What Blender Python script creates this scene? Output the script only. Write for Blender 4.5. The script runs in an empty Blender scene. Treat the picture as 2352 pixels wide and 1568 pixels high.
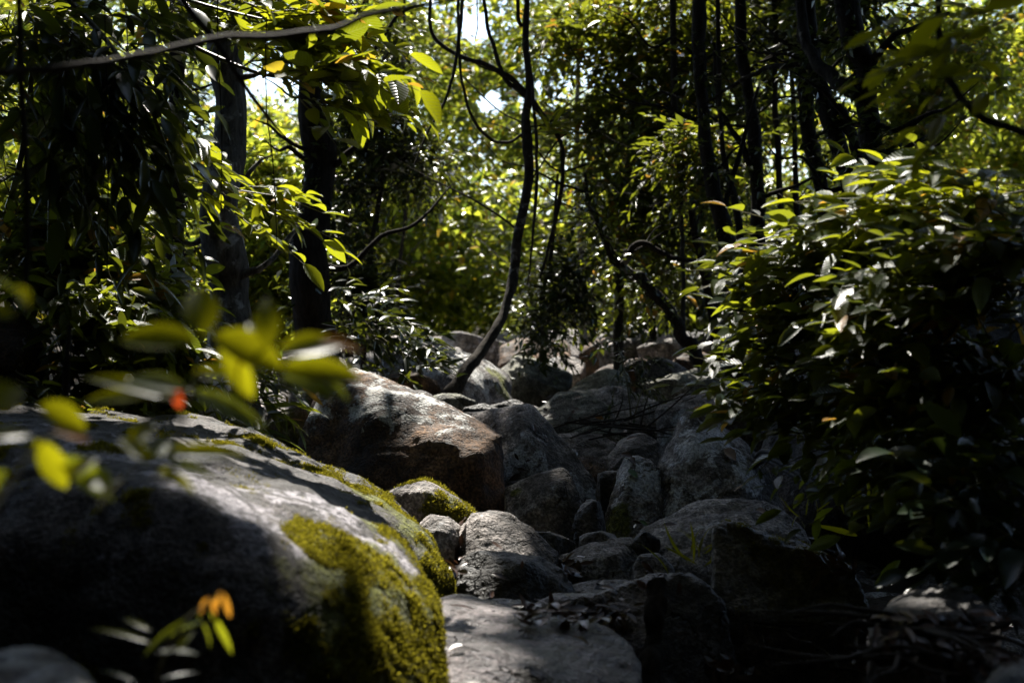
import bpy, bmesh, math, random
import numpy as np
from mathutils import Vector
from mathutils.bvhtree import BVHTree

# ------------------------------------------------------------------ camera, sky, sun, exposure
SC = bpy.context.scene
COL = SC.collection
H = 1.5                       # camera height
FP = 50 / 36 * 2352           # focal length in reference pixels (2352 x 1568 frame)
cam_d = bpy.data.cameras.new('camera'); cam = bpy.data.objects.new('camera', cam_d); COL.objects.link(cam)
cam.location = (0, 0, H); cam.rotation_euler = (math.radians(90), 0, 0)
cam_d.lens = 50; cam_d.sensor_width = 36; cam_d.clip_start = .05; cam_d.clip_end = 500
cam_d.dof.use_dof = True; cam_d.dof.focus_distance = 5.9; cam_d.dof.aperture_fstop = 3.4
SC.camera = cam
SUN_EL, SUN_AZ = math.radians(54), math.radians(-7)
S = np.array([math.sin(SUN_AZ) * math.cos(SUN_EL), math.cos(SUN_AZ) * math.cos(SUN_EL), math.sin(SUN_EL)])
w = bpy.data.worlds.new('World'); SC.world = w; w.use_nodes = True
nt = w.node_tree; bg = nt.nodes['Background']; sky = nt.nodes.new('ShaderNodeTexSky')
sky.sky_type = 'NISHITA'; sky.sun_disc = False; sky.sun_elevation = SUN_EL; sky.sun_rotation = SUN_AZ
nt.links.new(sky.outputs[0], bg.inputs[0]); bg.inputs[1].default_value = .12
sl = bpy.data.lights.new('sun', 'SUN'); sl.energy = 5; sl.angle = math.radians(.53); sl.color = (1, .95, .86)
so = bpy.data.objects.new('sun', sl); COL.objects.link(so)
so.rotation_euler = Vector(-S).to_track_quat('-Z', 'Y').to_euler(); so.location = (0, 0, 40)
SC.view_settings.view_transform = 'Standard'; SC.view_settings.look = 'None'
SC.view_settings.exposure = 1.48; SC.view_settings.gamma = 1
cy = SC.cycles
cy.max_bounces = 6; cy.diffuse_bounces = 3; cy.glossy_bounces = 2; cy.transmission_bounces = 4
cy.transparent_max_bounces = 4; cy.caustics_reflective = False; cy.caustics_refractive = False
cy.sample_clamp_indirect = 4

rng = np.random.default_rng(7); random.seed(7)

def P(px, py, d):
    return np.array([(px - 1176) / FP * d, d, H - (py - 784) / FP * d])
def PA(px, py, d):
    px, py, d = map(lambda a: np.asarray(a, float), (px, py, d))
    return np.stack([(px - 1176) / FP * d, d, H - (py - 784) / FP * d], -1)
def nrm(a): return a / (np.linalg.norm(a, axis=-1, keepdims=True) + 1e-9)

# ------------------------------------------------------------------ noise
_perm = np.random.default_rng(3).permutation(256); _perm = np.concatenate([_perm, _perm, _perm])
_val = np.random.default_rng(4).uniform(-1, 1, 256)
def vnoise(p):
    i = np.floor(p).astype(int); f = p - i; f = f * f * f * (f * (f * 6 - 15) + 10); i &= 255
    r = 0
    for dx in (0, 1):
        for dy in (0, 1):
            for dz in (0, 1):
                h = _perm[_perm[_perm[(i[:, 0] + dx) & 255] + ((i[:, 1] + dy) & 255)] + ((i[:, 2] + dz) & 255)]
                wt = (f[:, 0] if dx else 1 - f[:, 0]) * (f[:, 1] if dy else 1 - f[:, 1]) * (f[:, 2] if dz else 1 - f[:, 2])
                r = r + _val[h] * wt
    return r
def fbm(p, o=4):
    r = 0; a = 1
    for k in range(o): r = r + a * vnoise(p * 2 ** k + 17.3 * k); a *= .5
    return r

# ------------------------------------------------------------------ objects
def props(o, label=None, cat=None, group=None, kind=None):
    if label: o['label'] = label
    if cat: o['category'] = cat
    if group: o['group'] = group
    if kind: o['kind'] = kind
    return o
def thing(name, label, cat, loc, group=None):
    o = bpy.data.objects.new(name, None); COL.objects.link(o); o.location = loc; o.empty_display_size = .1
    return props(o, label, cat, group)
def mesh_obj(name, V, F, mat, parent=None, origin=None, smooth=True, uv=None, attrs=None):
    """V (n,3) world coordinates, F (m,k) index array; origin: world point of the object's origin."""
    V = np.asarray(V, float)
    if origin is None:
        origin = np.array(parent.location) if parent is not None else np.array([V[:, 0].mean(), V[:, 1].mean(), V[:, 2].min()])
    origin = np.asarray(origin, float)
    me = bpy.data.meshes.new(name)
    F = np.asarray(F, np.int32); k = F.shape[1]; m = len(F)
    me.vertices.add(len(V)); me.vertices.foreach_set('co', (V - origin).astype(np.float32).ravel())
    me.loops.add(m * k); me.loops.foreach_set('vertex_index', F.ravel())
    me.polygons.add(m); me.polygons.foreach_set('loop_start', np.arange(0, m * k, k, dtype=np.int32))
    me.polygons.foreach_set('use_smooth', np.full(m, smooth))
    if uv is not None:
        l = me.uv_layers.new(name='UVMap'); l.data.foreach_set('uv', uv[F.ravel()].astype(np.float32).ravel())
    for a, vals in (attrs or {}).items():
        at = me.attributes.new(a, 'FLOAT', 'POINT'); at.data.foreach_set('value', vals.astype(np.float32))
    me.update(calc_edges=True)
    me.materials.append(mat)
    o = bpy.data.objects.new(name, me); COL.objects.link(o)
    if parent is not None:
        o.parent = parent; o.location = origin - np.array(parent.location)
    else: o.location = origin
    return o

# ------------------------------------------------------------------ materials
def mat_new(name):
    m = bpy.data.materials.new(name); m.use_nodes = True
    n = m.node_tree.nodes; b = n['Principled BSDF']
    return m, n, m.node_tree.links, b
def ramp(n, stops, interp='LINEAR'):
    r = n.new('ShaderNodeValToRGB'); e = r.color_ramp.elements; r.color_ramp.interpolation = interp
    while len(e) < len(stops): e.new(.5)
    for i, (p, c) in enumerate(stops):
        e[i].position = p; e[i].color = (*c, 1) if len(c) == 3 else c
    return r
def noise_node(n, l, vec, scale, detail=4, rough=.55, dist=0):
    t = n.new('ShaderNodeTexNoise'); t.inputs['Scale'].default_value = scale; t.inputs['Detail'].default_value = detail
    t.inputs['Roughness'].default_value = rough; t.inputs['Distortion'].default_value = dist
    l.new(vec, t.inputs['Vector']); return t
def mix(n, l, a, b, f, mode='MIX'):
    m = n.new('ShaderNodeMixRGB'); m.blend_type = mode
    for k, v in ((0, f), (1, a), (2, b)):
        if hasattr(v, 'is_output'): l.new(v, m.inputs[k])
        else: m.inputs[k].default_value = v if k == 0 else (*v, 1)
    return m.outputs[0]
def math_n(n, l, op, a, b=0., clamp=False):
    m = n.new('ShaderNodeMath'); m.operation = op; m.use_clamp = clamp
    for k, v in ((0, a), (1, b)):
        if hasattr(v, 'is_output'): l.new(v, m.inputs[k])
        else: m.inputs[k].default_value = v
    return m.outputs[0]

def rock_mat(name, dark, light, lichen=(.42, .42, .40), lich=.5, rough=.8, mossc=((.05, .055, .008), (.20, .21, .02)), bump=.5):
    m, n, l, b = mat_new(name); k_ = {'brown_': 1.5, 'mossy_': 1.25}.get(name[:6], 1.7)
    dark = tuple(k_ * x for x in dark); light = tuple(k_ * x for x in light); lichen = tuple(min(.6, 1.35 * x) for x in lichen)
    tc = n.new('ShaderNodeTexCoord'); oi = n.new('ShaderNodeObjectInfo')
    ad = n.new('ShaderNodeVectorMath'); ad.operation = 'ADD'; sc = n.new('ShaderNodeVectorMath'); sc.operation = 'SCALE'
    co = n.new('ShaderNodeCombineXYZ')
    for k in range(3): l.new(oi.outputs['Random'], co.inputs[k])
    l.new(co.outputs[0], sc.inputs[0]); sc.inputs['Scale'].default_value = 37
    l.new(tc.outputs['Object'], ad.inputs[0]); l.new(sc.outputs[0], ad.inputs[1]); v = ad.outputs[0]
    n1 = noise_node(n, l, v, 2.2, 6, .62, .4); n2 = noise_node(n, l, v, 14, 5, .65); n3 = noise_node(n, l, v, 90, 3, .6)
    c = ramp(n, [(.40, dark), (.60, light)]); l.new(n1.outputs[0], c.inputs[0])
    c2 = ramp(n, [(.38, (.40, .37, .34)), (.62, (1.6, 1.56, 1.52))]); l.new(n2.outputs[0], c2.inputs[0])
    col = mix(n, l, c.outputs[0], c2.outputs[0], 1., 'MULTIPLY')
    c3 = ramp(n, [(.42, (.35, .35, .35)), (.60, (1.65, 1.65, 1.65))]); l.new(n3.outputs[0], c3.inputs[0])
    col = mix(n, l, col, c3.outputs[0], .75, 'MULTIPLY')
    # water stains running down, and a few fine cracks
    mp = n.new('ShaderNodeMapping'); mp.inputs['Scale'].default_value = (5, 5, 1.1); l.new(v, mp.inputs[0])
    ns_ = noise_node(n, l, mp.outputs[0], 1.3, 6, .7, .8); cs_ = ramp(n, [(.40, (.38, .36, .34)), (.56, (1.12, 1.1, 1.1))]); l.new(ns_.outputs[0], cs_.inputs[0])
    col = mix(n, l, col, cs_.outputs[0], .85, 'MULTIPLY')
    vm = n.new('ShaderNodeVectorMath'); vm.operation = 'ADD'; sc2 = n.new('ShaderNodeVectorMath'); sc2.operation = 'SCALE'; sc2.inputs['Scale'].default_value = .5
    l.new(noise_node(n, l, v, 4, 4, .6).outputs['Color'], sc2.inputs[0]); l.new(v, vm.inputs[0]); l.new(sc2.outputs[0], vm.inputs[1])
    vo = n.new('ShaderNodeTexVoronoi'); vo.feature = 'DISTANCE_TO_EDGE'; vo.inputs['Scale'].default_value = 2.1; l.new(vm.outputs[0], vo.inputs['Vector'])
    cr = ramp(n, [(0., (0, 0, 0)), (.016, (1, 1, 1))]); l.new(vo.outputs['Distance'], cr.inputs[0])
    crk = math_n(n, l, 'MAXIMUM', cr.outputs[0], math_n(n, l, 'GREATER_THAN', n1.outputs[0], .49))
    col = mix(n, l, col, mix(n, l, (.25, .23, .21), (1, 1, 1), crk), 1., 'MULTIPLY')
    # lichen patches, also painted sun on two boulders: crisp edged
    n4 = noise_node(n, l, v, 5.5, 8, .72, .3)
    at = n.new('ShaderNodeAttribute'); at.attribute_name = 'lichen'
    s = math_n(n, l, 'ADD', n4.outputs[0], math_n(n, l, 'MULTIPLY', at.outputs['Fac'], .14))
    lr = ramp(n, [(.665 - .14 * lich, (0, 0, 0)), (.70 - .14 * lich, (1, 1, 1))]); l.new(s, lr.inputs[0])
    col = mix(n, l, col, mix(n, l, lichen, c3.outputs[0], .55, 'MULTIPLY'), math_n(n, l, 'MULTIPLY', lr.outputs[0], .85))
    # orange lichen
    at2 = n.new('ShaderNodeAttribute'); at2.attribute_name = 'orange'
    n5 = noise_node(n, l, v, 12, 6, .7)
    s2 = math_n(n, l, 'ADD', n5.outputs[0], math_n(n, l, 'MULTIPLY', at2.outputs['Fac'], .42))
    r2 = ramp(n, [(.74, (0, 0, 0)), (.92, (1, 1, 1))]); l.new(s2, r2.inputs[0])
    col = mix(n, l, col, (.30, .10, .025), math_n(n, l, 'MULTIPLY', r2.outputs[0], .95))
    # moss
    at3 = n.new('ShaderNodeAttribute'); at3.attribute_name = 'moss'
    n6 = noise_node(n, l, v, 9, 7, .7)
    s3 = math_n(n, l, 'ADD', n6.outputs[0], math_n(n, l, 'MULTIPLY', at3.outputs['Fac'], .36))
    r3 = ramp(n, [(.72, (0, 0, 0)), (.86, (1, 1, 1))]); l.new(s3, r3.inputs[0])
    n7 = noise_node(n, l, v, 55, 3, .6); mc = ramp(n, [(.35, mossc[0]), (.68, mossc[1])]); l.new(n7.outputs[0], mc.inputs[0])
    col = mix(n, l, col, mc.outputs[0], r3.outputs[0])
    l.new(col, b.inputs['Base Color'])
    rr = ramp(n, [(.35, (rough - .12,) * 3), (.65, (min(1, rough + .1),) * 3)]); l.new(n2.outputs[0], rr.inputs[0]); l.new(rr.outputs[0], b.inputs['Roughness'])
    hgt = math_n(n, l, 'ADD', math_n(n, l, 'MULTIPLY', n2.outputs[0], 1.), math_n(n, l, 'MULTIPLY', n3.outputs[0], .35))
    hgt = math_n(n, l, 'ADD', hgt, math_n(n, l, 'MULTIPLY', math_n(n, l, 'MULTIPLY', r3.outputs[0], n7.outputs[0]), 1.2))
    hgt = math_n(n, l, 'ADD', hgt, math_n(n, l, 'MULTIPLY', lr.outputs[0], .12)); hgt = math_n(n, l, 'ADD', hgt, math_n(n, l, 'MULTIPLY', crk, .6))
    bp = n.new('ShaderNodeBump'); bp.inputs['Strength'].default_value = min(1, bump * 1.5); bp.inputs['Distance'].default_value = .05
    l.new(hgt, bp.inputs['Height']); l.new(bp.outputs[0], b.inputs['Normal'])
    return m

def leaf_mat(name, base, trans, fac=.5, rough=.38, odd=None, veins=False, spec=.5):
    """base/trans: two colours each; random per leaf. odd: (share, colour) of yellowed leaves"""
    m, n, l, b = mat_new(name)
    g = n.new('ShaderNodeNewGeometry'); rnd = g.outputs['Random Per Island']
    st = [(0, base[0]), (.95, base[1])]; st2 = [(0, trans[0]), (.95, trans[1])]
    if odd:
        s = 1 - odd[0]
        st = [(0, base[0]), (s - .01, base[1]), (s, tuple(.6 * c for c in odd[1]))]
        st2 = [(0, trans[0]), (s - .01, trans[1]), (s, odd[1])]
    r1 = ramp(n, st); r2 = ramp(n, st2); l.new(rnd, r1.inputs[0]); l.new(rnd, r2.inputs[0])
    l.new(r1.outputs[0], b.inputs['Base Color']); b.inputs['Roughness'].default_value = rough
    b.inputs['Specular IOR Level'].default_value = spec
    t = n.new('ShaderNodeBsdfTranslucent'); tcol = r2.outputs[0]
    if veins:
        uv = n.new('ShaderNodeUVMap'); sep = n.new('ShaderNodeSeparateXYZ'); l.new(uv.outputs[0], sep.inputs[0])
        av = math_n(n, l, 'ABSOLUTE', math_n(n, l, 'SUBTRACT', sep.outputs[1], .5))
        ph = math_n(n, l, 'SUBTRACT', math_n(n, l, 'MULTIPLY', sep.outputs[0], 62.), math_n(n, l, 'MULTIPLY', av, 34.))
        sn = math_n(n, l, 'SINE', ph)
        vr = ramp(n, [(.86, (0, 0, 0)), (1., (1, 1, 1))]); l.new(math_n(n, l, 'MULTIPLY', math_n(n, l, 'ADD', sn, 1.), .5), vr.inputs[0])
        mid = ramp(n, [(0., (1, 1, 1)), (.035, (0, 0, 0))]); l.new(av, mid.inputs[0])
        vv = math_n(n, l, 'MAXIMUM', vr.outputs[0], mid.outputs[0])
        tcol = mix(n, l, tcol, (.30, .34, .08), math_n(n, l, 'MULTIPLY', vv, .45))
        bp = n.new('ShaderNodeBump'); bp.inputs['Strength'].default_value = .55; bp.inputs['Distance'].default_value = .002
        l.new(math_n(n, l, 'MULTIPLY', sn, 1.), bp.inputs['Height']); l.new(bp.outputs[0], b.inputs['Normal'])
    l.new(tcol, t.inputs[0])
    mx = n.new('ShaderNodeMixShader'); mx.inputs[0].default_value = fac
    l.new(b.outputs[0], mx.inputs[1]); l.new(t.outputs[0], mx.inputs[2])
    l.new(mx.outputs[0], n['Material Output'].inputs[0])
    return m

def bark_mat(name, dark, light, patch=None, scale=(6, 6, 1.2)):
    m, n, l, b = mat_new(name)
    tc = n.new('ShaderNodeTexCoord'); mp = n.new('ShaderNodeMapping'); mp.inputs['Scale'].default_value = scale
    l.new(tc.outputs['Object'], mp.inputs[0])
    n1 = noise_node(n, l, mp.outputs[0], 5, 7, .68, .6); n2 = noise_node(n, l, tc.outputs['Object'], 3.5, 6, .7, .3)
    c = ramp(n, [(.36, dark), (.66, light)]); l.new(n1.outputs[0], c.inputs[0]); col = c.outputs[0]
    if patch:
        r = ramp(n, [(patch[1], (0, 0, 0)), (patch[1] + .04, (1, 1, 1))]); l.new(n2.outputs[0], r.inputs[0])
        col = mix(n, l, col, patch[0], r.outputs[0])
    l.new(col, b.inputs['Base Color']); b.inputs['Roughness'].default_value = .95; b.inputs['Specular IOR Level'].default_value = .15
    bp = n.new('ShaderNodeBump'); bp.inputs['Strength'].default_value = .8; bp.inputs['Distance'].default_value = .03
    l.new(n1.outputs[0], bp.inputs['Height']); l.new(bp.outputs[0], b.inputs['Normal'])
    return m

def soil_mat():
    m, n, l, b = mat_new('leafy_soil')
    tc = n.new('ShaderNodeTexCoord')
    n1 = noise_node(n, l, tc.outputs['Object'], 1.6, 8, .7); n2 = noise_node(n, l, tc.outputs['Object'], 28, 5, .7)
    vo = n.new('ShaderNodeTexVoronoi'); vo.inputs['Scale'].default_value = 16; l.new(tc.outputs['Object'], vo.inputs['Vector'])
    c = ramp(n, [(.35, (.018, .014, .009)), (.65, (.06, .045, .028))]); l.new(n1.outputs[0], c.inputs[0])
    r = ramp(n, [(.3, (.5, .5, .5)), (.7, (1.6, 1.5, 1.3))]); l.new(n2.outputs[0], r.inputs[0])
    l.new(mix(n, l, mix(n, l, c.outputs[0], r.outputs[0], 1., 'MULTIPLY'), vo.outputs['Color'], .12, 'OVERLAY'), b.inputs['Base Color'])
    b.inputs['Roughness'].default_value = .9
    bp = n.new('ShaderNodeBump'); bp.inputs['Strength'].default_value = .8; bp.inputs['Distance'].default_value = .04
    l.new(n2.outputs[0], bp.inputs['Height']); l.new(bp.outputs[0], b.inputs['Normal'])
    return m
def plain_mat(name, c, rough=.5):
    m, n, l, b = mat_new(name); tc = n.new('ShaderNodeTexCoord'); t = noise_node(n, l, tc.outputs['Object'], 20, 4)
    r = ramp(n, [(.3, tuple(.6 * x for x in c)), (.7, tuple(min(1, 1.3 * x) for x in c))]); l.new(t.outputs[0], r.inputs[0])
    l.new(r.outputs[0], b.inputs['Base Color']); b.inputs['Roughness'].default_value = rough
    return m

M = dict(
    grey=rock_mat('grey_granite', (.050, .046, .043), (.17, .16, .155), lichen=(.32, .32, .31), lich=.5),
    pale=rock_mat('pale_lichened_granite', (.05, .045, .04), (.19, .18, .175), lichen=(.42, .42, .43), lich=.7),
    brown=rock_mat('brown_stained_granite', (.026, .015, .008), (.105, .064, .036), lich=.1, mossc=((.04, .045, .008), (.12, .12, .02))),
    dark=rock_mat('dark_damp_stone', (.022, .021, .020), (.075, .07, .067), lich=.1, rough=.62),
    wet=rock_mat('wet_flat_stone', (.035, .030, .031), (.12, .104, .106), lich=.0, rough=.40, bump=.6),
    green=rock_mat('algae_tinted_granite', (.05, .053, .042), (.15, .155, .13), lich=.25),
    mossy=rock_mat('mossy_granite', (.022, .02, .019), (.085, .08, .08), lichen=(.25, .235, .255), lich=.42),  # dark base paints in the near boulder's shaded front, pale lichen its lit top
    soil=soil_mat(),
    bark=bark_mat('dark_bark', (.010, .008, .006), (.045, .037, .030), ((.17, .16, .145), .60)),
    bark_pale=bark_mat('pale_blotched_bark', (.05, .045, .038), (.21, .195, .17), ((.38, .37, .35), .54)),
    bark_thin=bark_mat('grey_brown_bark', (.02, .017, .014), (.07, .06, .05), ((.24, .23, .21), .6), (4, 4, 3)),
    twig=plain_mat('dry_twig', (.028, .021, .015), .9),
    hose=plain_mat('black_rubber', (.010, .011, .014), .75),
    stem=plain_mat('green_brown_stem', (.10, .09, .03), .5),
    leaf=leaf_mat('shade_leaf', ((.012, .026, .008), (.03, .05, .012)), ((.06, .08, .004), (.38, .41, .012)), .45, .33, (.05, (.50, .26, .03)), veins=True),
    leaf_y=leaf_mat('young_leaf', ((.025, .05, .01), (.06, .09, .015)), ((.20, .23, .006), (.52, .53, .01)), .5, .34, (.04, (.60, .33, .03)), veins=True),
    leaf_far=leaf_mat('woodland_leaf', ((.015, .03, .012), (.05, .085, .02)), ((.09, .15, .02), (.66, .68, .05)), .57, .28, (.05, (.55, .36, .03))),
    leaf_dk=leaf_mat('dark_glossy_leaf', ((.010, .022, .012), (.025, .042, .018)), ((.03, .045, .006), (.16, .18, .01)), .3, .30),
    leaf_fg=leaf_mat('pale_green_leaf', ((.04, .055, .006), (.07, .08, .008)), ((.21, .21, .004), (.36, .335, .005)), .6, .36),
    leaf_or=leaf_mat('orange_leaf', ((.14, .05, .01), (.22, .09, .012)), ((.38, .16, .015), (.48, .22, .02)), .5, .4),
    leaf_red=leaf_mat('red_leaf', ((.20, .02, .01), (.25, .04, .01)), ((.35, .04, .01), (.40, .06, .01)), .5, .4),
    litter=leaf_mat('dead_leaf', ((.018, .008, .005), (.085, .042, .026)), ((.04, .015, .006), (.14, .06, .03)), .12, .35),
    dryleaf=plain_mat('dry_tan_leaf', (.36, .24, .17), .6),
    greenleaf=plain_mat('fallen_green_leaf', (.12, .19, .09), .4),
    moss=leaf_mat('moss_tuft', ((.035, .034, .006), (.17, .155, .02)), ((.12, .11, .008), (.46, .40, .03)), .4, .8, spec=.15),
)

# ------------------------------------------------------------------ terrain
def zbed(x, y):
    x = np.asarray(x, float); y = np.asarray(y, float)
    h = np.interp(y, [-40, 0, 3, 5, 9, 14, 20, 26, 60, 120], [2.0, 1.5, 1.35, 1.2, .95, .62, .35, .05, -1.2, -1.5])
    xc = np.interp(y, [0, 5, 12, 25], [.2, .35, .5, .2])
    hw = np.interp(y, [0, 4, 9, 20, 30, 60], [1.3, 1.5, 2.6, 4.5, 4, 2])
    a = np.abs(x - xc) - hw
    bank = np.where(a > 0, .42 * a / (1 + .05 * a) + .0, 0.) * np.interp(y, [0, 24, 50], [1, 1, .15])
    bank = np.where(x < xc, bank, bank * 1.1)
    return H - h + bank
gx = np.concatenate([np.linspace(-90, -13, 36), np.linspace(-12, 12, 200), np.linspace(13, 90, 36)])
gy = np.concatenate([np.linspace(-40, 0, 20), np.linspace(.2, 18, 160), np.linspace(18.5, 130, 90)])
X, Y = np.meshgrid(gx, gy); Z = zbed(X, Y)
pts = np.stack([X.ravel(), Y.ravel(), Z.ravel()], 1)
pts[:, 2] += .10 * fbm(pts * np.array([1.1, 1.1, 0]) + 5, 4) + .02 * vnoise(pts * np.array([9, 9, 0.]))
nx_, ny_ = len(gx), len(gy)
ii = (np.arange(ny_ - 1)[:, None] * nx_ + np.arange(nx_ - 1)[None]).ravel()
TF = np.stack([ii, ii + 1, ii + nx_ + 1, ii + nx_], 1)
TV = pts
props(mesh_obj('ground', TV, TF, M['soil'], origin=(0, 0, 0)), kind='structure')
BV, BF, boff = [TV], [TF], len(TV)

# ------------------------------------------------------------------ rocks
ROCK = {}
def smoothstep(x): x = np.clip(x, 0, 1); return x * x * (3 - 2 * x)
def mask_at(V, spots):
    r = np.zeros(len(V))
    for px, py, d, rad in spots:
        r = np.maximum(r, smoothstep(1.5 - np.linalg.norm(V - P(px, py, d), axis=1) / (rad * (1.35 if d > 4.85 else 1))))
    return r
def hull_bm(hulls):
    Vs, Fs, off = [], [], 0
    for pts in hulls:
        bm = bmesh.new()
        for p in pts: bm.verts.new(p)
        r = bmesh.ops.convex_hull(bm, input=bm.verts)
        junk = [v for v in bm.verts if not v.link_faces]
        bmesh.ops.delete(bm, geom=junk, context='VERTS'); bmesh.ops.triangulate(bm, faces=bm.faces[:])
        bmesh.ops.recalc_face_normals(bm, faces=bm.faces[:])
        bm.verts.index_update()
        Vs += [v.co[:] for v in bm.verts]; Fs += [[v.index + off for v in f.verts] for f in bm.faces]; off += len(bm.verts); bm.free()
    return Vs, Fs
def rock(key, hulls, thick, mat, label, res=70, amp=1., moss=(), lichen=(), orange=(), group=None, cat='rock', name='boulder', sink=.25, topmoss=0., smooth=2, raw=False, shrink=.82):
    global boff
    if not isinstance(hulls[0], list): hulls = [hulls]
    full = []
    for h in hulls:
        if key[0] != 'f' and key not in ('R1', 'R10', 'R11', 'R32', 'R33', 'R34', 'R35', 'R26'):      # steep front faces
            dm = max(q[2] for q in h); h = [(q[0], q[1], dm - (dm - q[2]) * .55) for q in h]
        p = np.array([P(*q) if not raw else q for q in h], float)
        c = p.mean(0)
        if raw: b = p.copy(); b[:, 1] += thick
        else:
            e0 = np.array([0, 0, H]); b = e0 + (p - e0) * ((p[:, 1:2] * .4 + .6 * c[1] + thick) / p[:, 1:2])
            cb = b.mean(0); b = cb + (b - cb) * np.array([shrink, 1, shrink])
        low = p[p[:, 2] < np.percentile(p[:, 2], 45)].copy(); low[:, 2] -= sink
        lowb = b[b[:, 2] < np.percentile(b[:, 2], 45)].copy(); lowb[:, 2] -= sink
        full.append(np.concatenate([p, b, low, lowb]))
    Vh, Fh = hull_bm(full)
    me = bpy.data.meshes.new('t'); me.from_pydata(Vh, [], Fh)
    o = bpy.data.objects.new('t', me); COL.objects.link(o)
    ext = np.ptp(np.array(Vh), axis=0).max()
    vs = ext / res
    r = o.modifiers.new('r', 'REMESH'); r.mode = 'VOXEL'; r.voxel_size = vs
    s = o.modifiers.new('s', 'SMOOTH'); s.factor = .5; s.iterations = smooth
    dg = bpy.context.evaluated_depsgraph_get(); e = o.evaluated_get(dg).to_mesh()
    V = np.empty(len(e.vertices) * 3, np.float32); e.vertices.foreach_get('co', V); V = V.reshape(-1, 3).astype(float)
    N = np.empty(len(e.vertices) * 3, np.float32); e.vertices.foreach_get('normal', N); N = N.reshape(-1, 3).astype(float)
    F = np.array([p.vertices[:] for p in e.polygons if len(p.vertices) == 4])
    bpy.data.objects.remove(o); bpy.data.meshes.remove(me)
    sd = (hash(key) if False else sum(ord(ch) * (i + 3) for i, ch in enumerate(key))) % 97 * 3.1
    k = min(ext, 1.6)
    q = V / k
    V2 = V + N * (k * amp * (.017 * fbm(q * 2.6 + sd, 3) + .013 * (np.abs(fbm(q * 6 + sd * 2, 3)) - .3) + .0045 * fbm(q * 17 + sd, 3) + .002 * fbm(q * 45 + sd, 2)))[:, None]
    # bedding cracks
    lay = q @ np.array([.35, .2, 1.]) * 7 + 1.6 * fbm(q * 1.7 + sd, 2)
    V2 -= N * (k * amp * .006 * np.exp(-((lay % 1 - .5) / .06) ** 2) * (fbm(q * 2 + 9 + sd, 2) > .05))[:, None]
    V = V2
    mo = mask_at(V, moss)
    if topmoss: mo = np.maximum(mo, topmoss * smoothstep((N[:, 2] - .3) / .5))
    at = dict(moss=mo, lichen=mask_at(V, lichen), orange=mask_at(V, orange))
    base = np.array([V[:, 0].mean(), V[:, 1].mean(), V[:, 2].min()])
    ob = mesh_obj(name, V, F, M[mat], origin=base, attrs=at)
    props(ob, label, cat, group)
    BV.append(V); BF.append(F + boff); boff += len(V)
    ROCK[key] = (V, F, N, mo, ob)
    return ob

# foreground mossy boulder
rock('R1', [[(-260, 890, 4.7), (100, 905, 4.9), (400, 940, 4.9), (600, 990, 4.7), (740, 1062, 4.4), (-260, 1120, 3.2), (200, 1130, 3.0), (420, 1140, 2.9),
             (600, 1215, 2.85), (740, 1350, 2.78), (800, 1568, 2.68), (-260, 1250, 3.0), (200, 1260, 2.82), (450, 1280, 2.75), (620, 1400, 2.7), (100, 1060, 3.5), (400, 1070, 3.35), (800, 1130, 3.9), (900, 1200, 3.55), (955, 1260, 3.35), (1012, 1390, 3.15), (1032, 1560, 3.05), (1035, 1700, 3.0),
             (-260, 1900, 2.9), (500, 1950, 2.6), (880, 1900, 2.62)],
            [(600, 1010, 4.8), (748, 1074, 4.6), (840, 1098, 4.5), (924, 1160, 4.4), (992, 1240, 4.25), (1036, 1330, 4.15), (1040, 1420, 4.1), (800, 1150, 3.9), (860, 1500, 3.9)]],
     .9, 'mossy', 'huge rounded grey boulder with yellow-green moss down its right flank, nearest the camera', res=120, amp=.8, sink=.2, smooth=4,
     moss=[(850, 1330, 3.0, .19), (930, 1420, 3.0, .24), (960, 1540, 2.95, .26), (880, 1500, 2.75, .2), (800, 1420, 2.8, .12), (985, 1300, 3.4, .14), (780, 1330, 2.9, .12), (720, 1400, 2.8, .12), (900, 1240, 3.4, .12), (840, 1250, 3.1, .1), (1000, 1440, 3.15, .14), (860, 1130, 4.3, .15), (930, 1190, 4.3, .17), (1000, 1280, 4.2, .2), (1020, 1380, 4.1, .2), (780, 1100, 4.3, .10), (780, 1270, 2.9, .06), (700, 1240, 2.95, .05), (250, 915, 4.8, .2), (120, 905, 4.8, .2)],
     lichen=[(500, 1150, 3.1, .25), (620, 1250, 2.9, .12), (750, 1180, 3.3, .2), (350, 1080, 3.4, .2), (880, 1250, 3.2, .12)])  # lichen spots that also paint the sunlit streaks on the boulder's top
rock('R2', [[(736, 866, 6.0), (812, 846, 6.4), (880, 872, 6.5), (950, 905, 6.4), (1030, 940, 6.2), (1110, 975, 5.9), (1155, 998, 5.6), (1162, 1180, 5.5), (1140, 1230, 5.5),
             (712, 940, 5.9), (684, 1020, 5.8), (676, 1080, 5.8), (900, 1190, 5.15), (760, 1200, 5.3), (860, 945, 5.65), (985, 1015, 5.4), (1100, 1040, 5.35), (1120, 1200, 5.3)]],
     .9, 'brown', 'large brown wedge-shaped boulder with a sunlit crest and orange lichen, left of centre', res=100, smooth=3,
     moss=[(700, 960, 5.9, .05)], lichen=[(770, 895, 5.9, .16), (900, 885, 6.3, .3), (990, 925, 6.2, .22)],  # white lichen spots paint in the sun glare along the crest
     orange=[(1060, 975, 5.75, .09), (1010, 1000, 5.5, .07), (1085, 968, 5.8, .06)])
rock('R3', [(588, 985, 6.7), (604, 935, 6.8), (650, 903, 6.9), (735, 880, 6.9), (730, 1040, 6.6), (600, 1050, 6.6), (660, 960, 6.4)], .7, 'grey',
     'speckled grey-green boulder tucked behind the left end of the brown wedge boulder', moss=[(640, 1000, 6.5, .2)])
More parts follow.
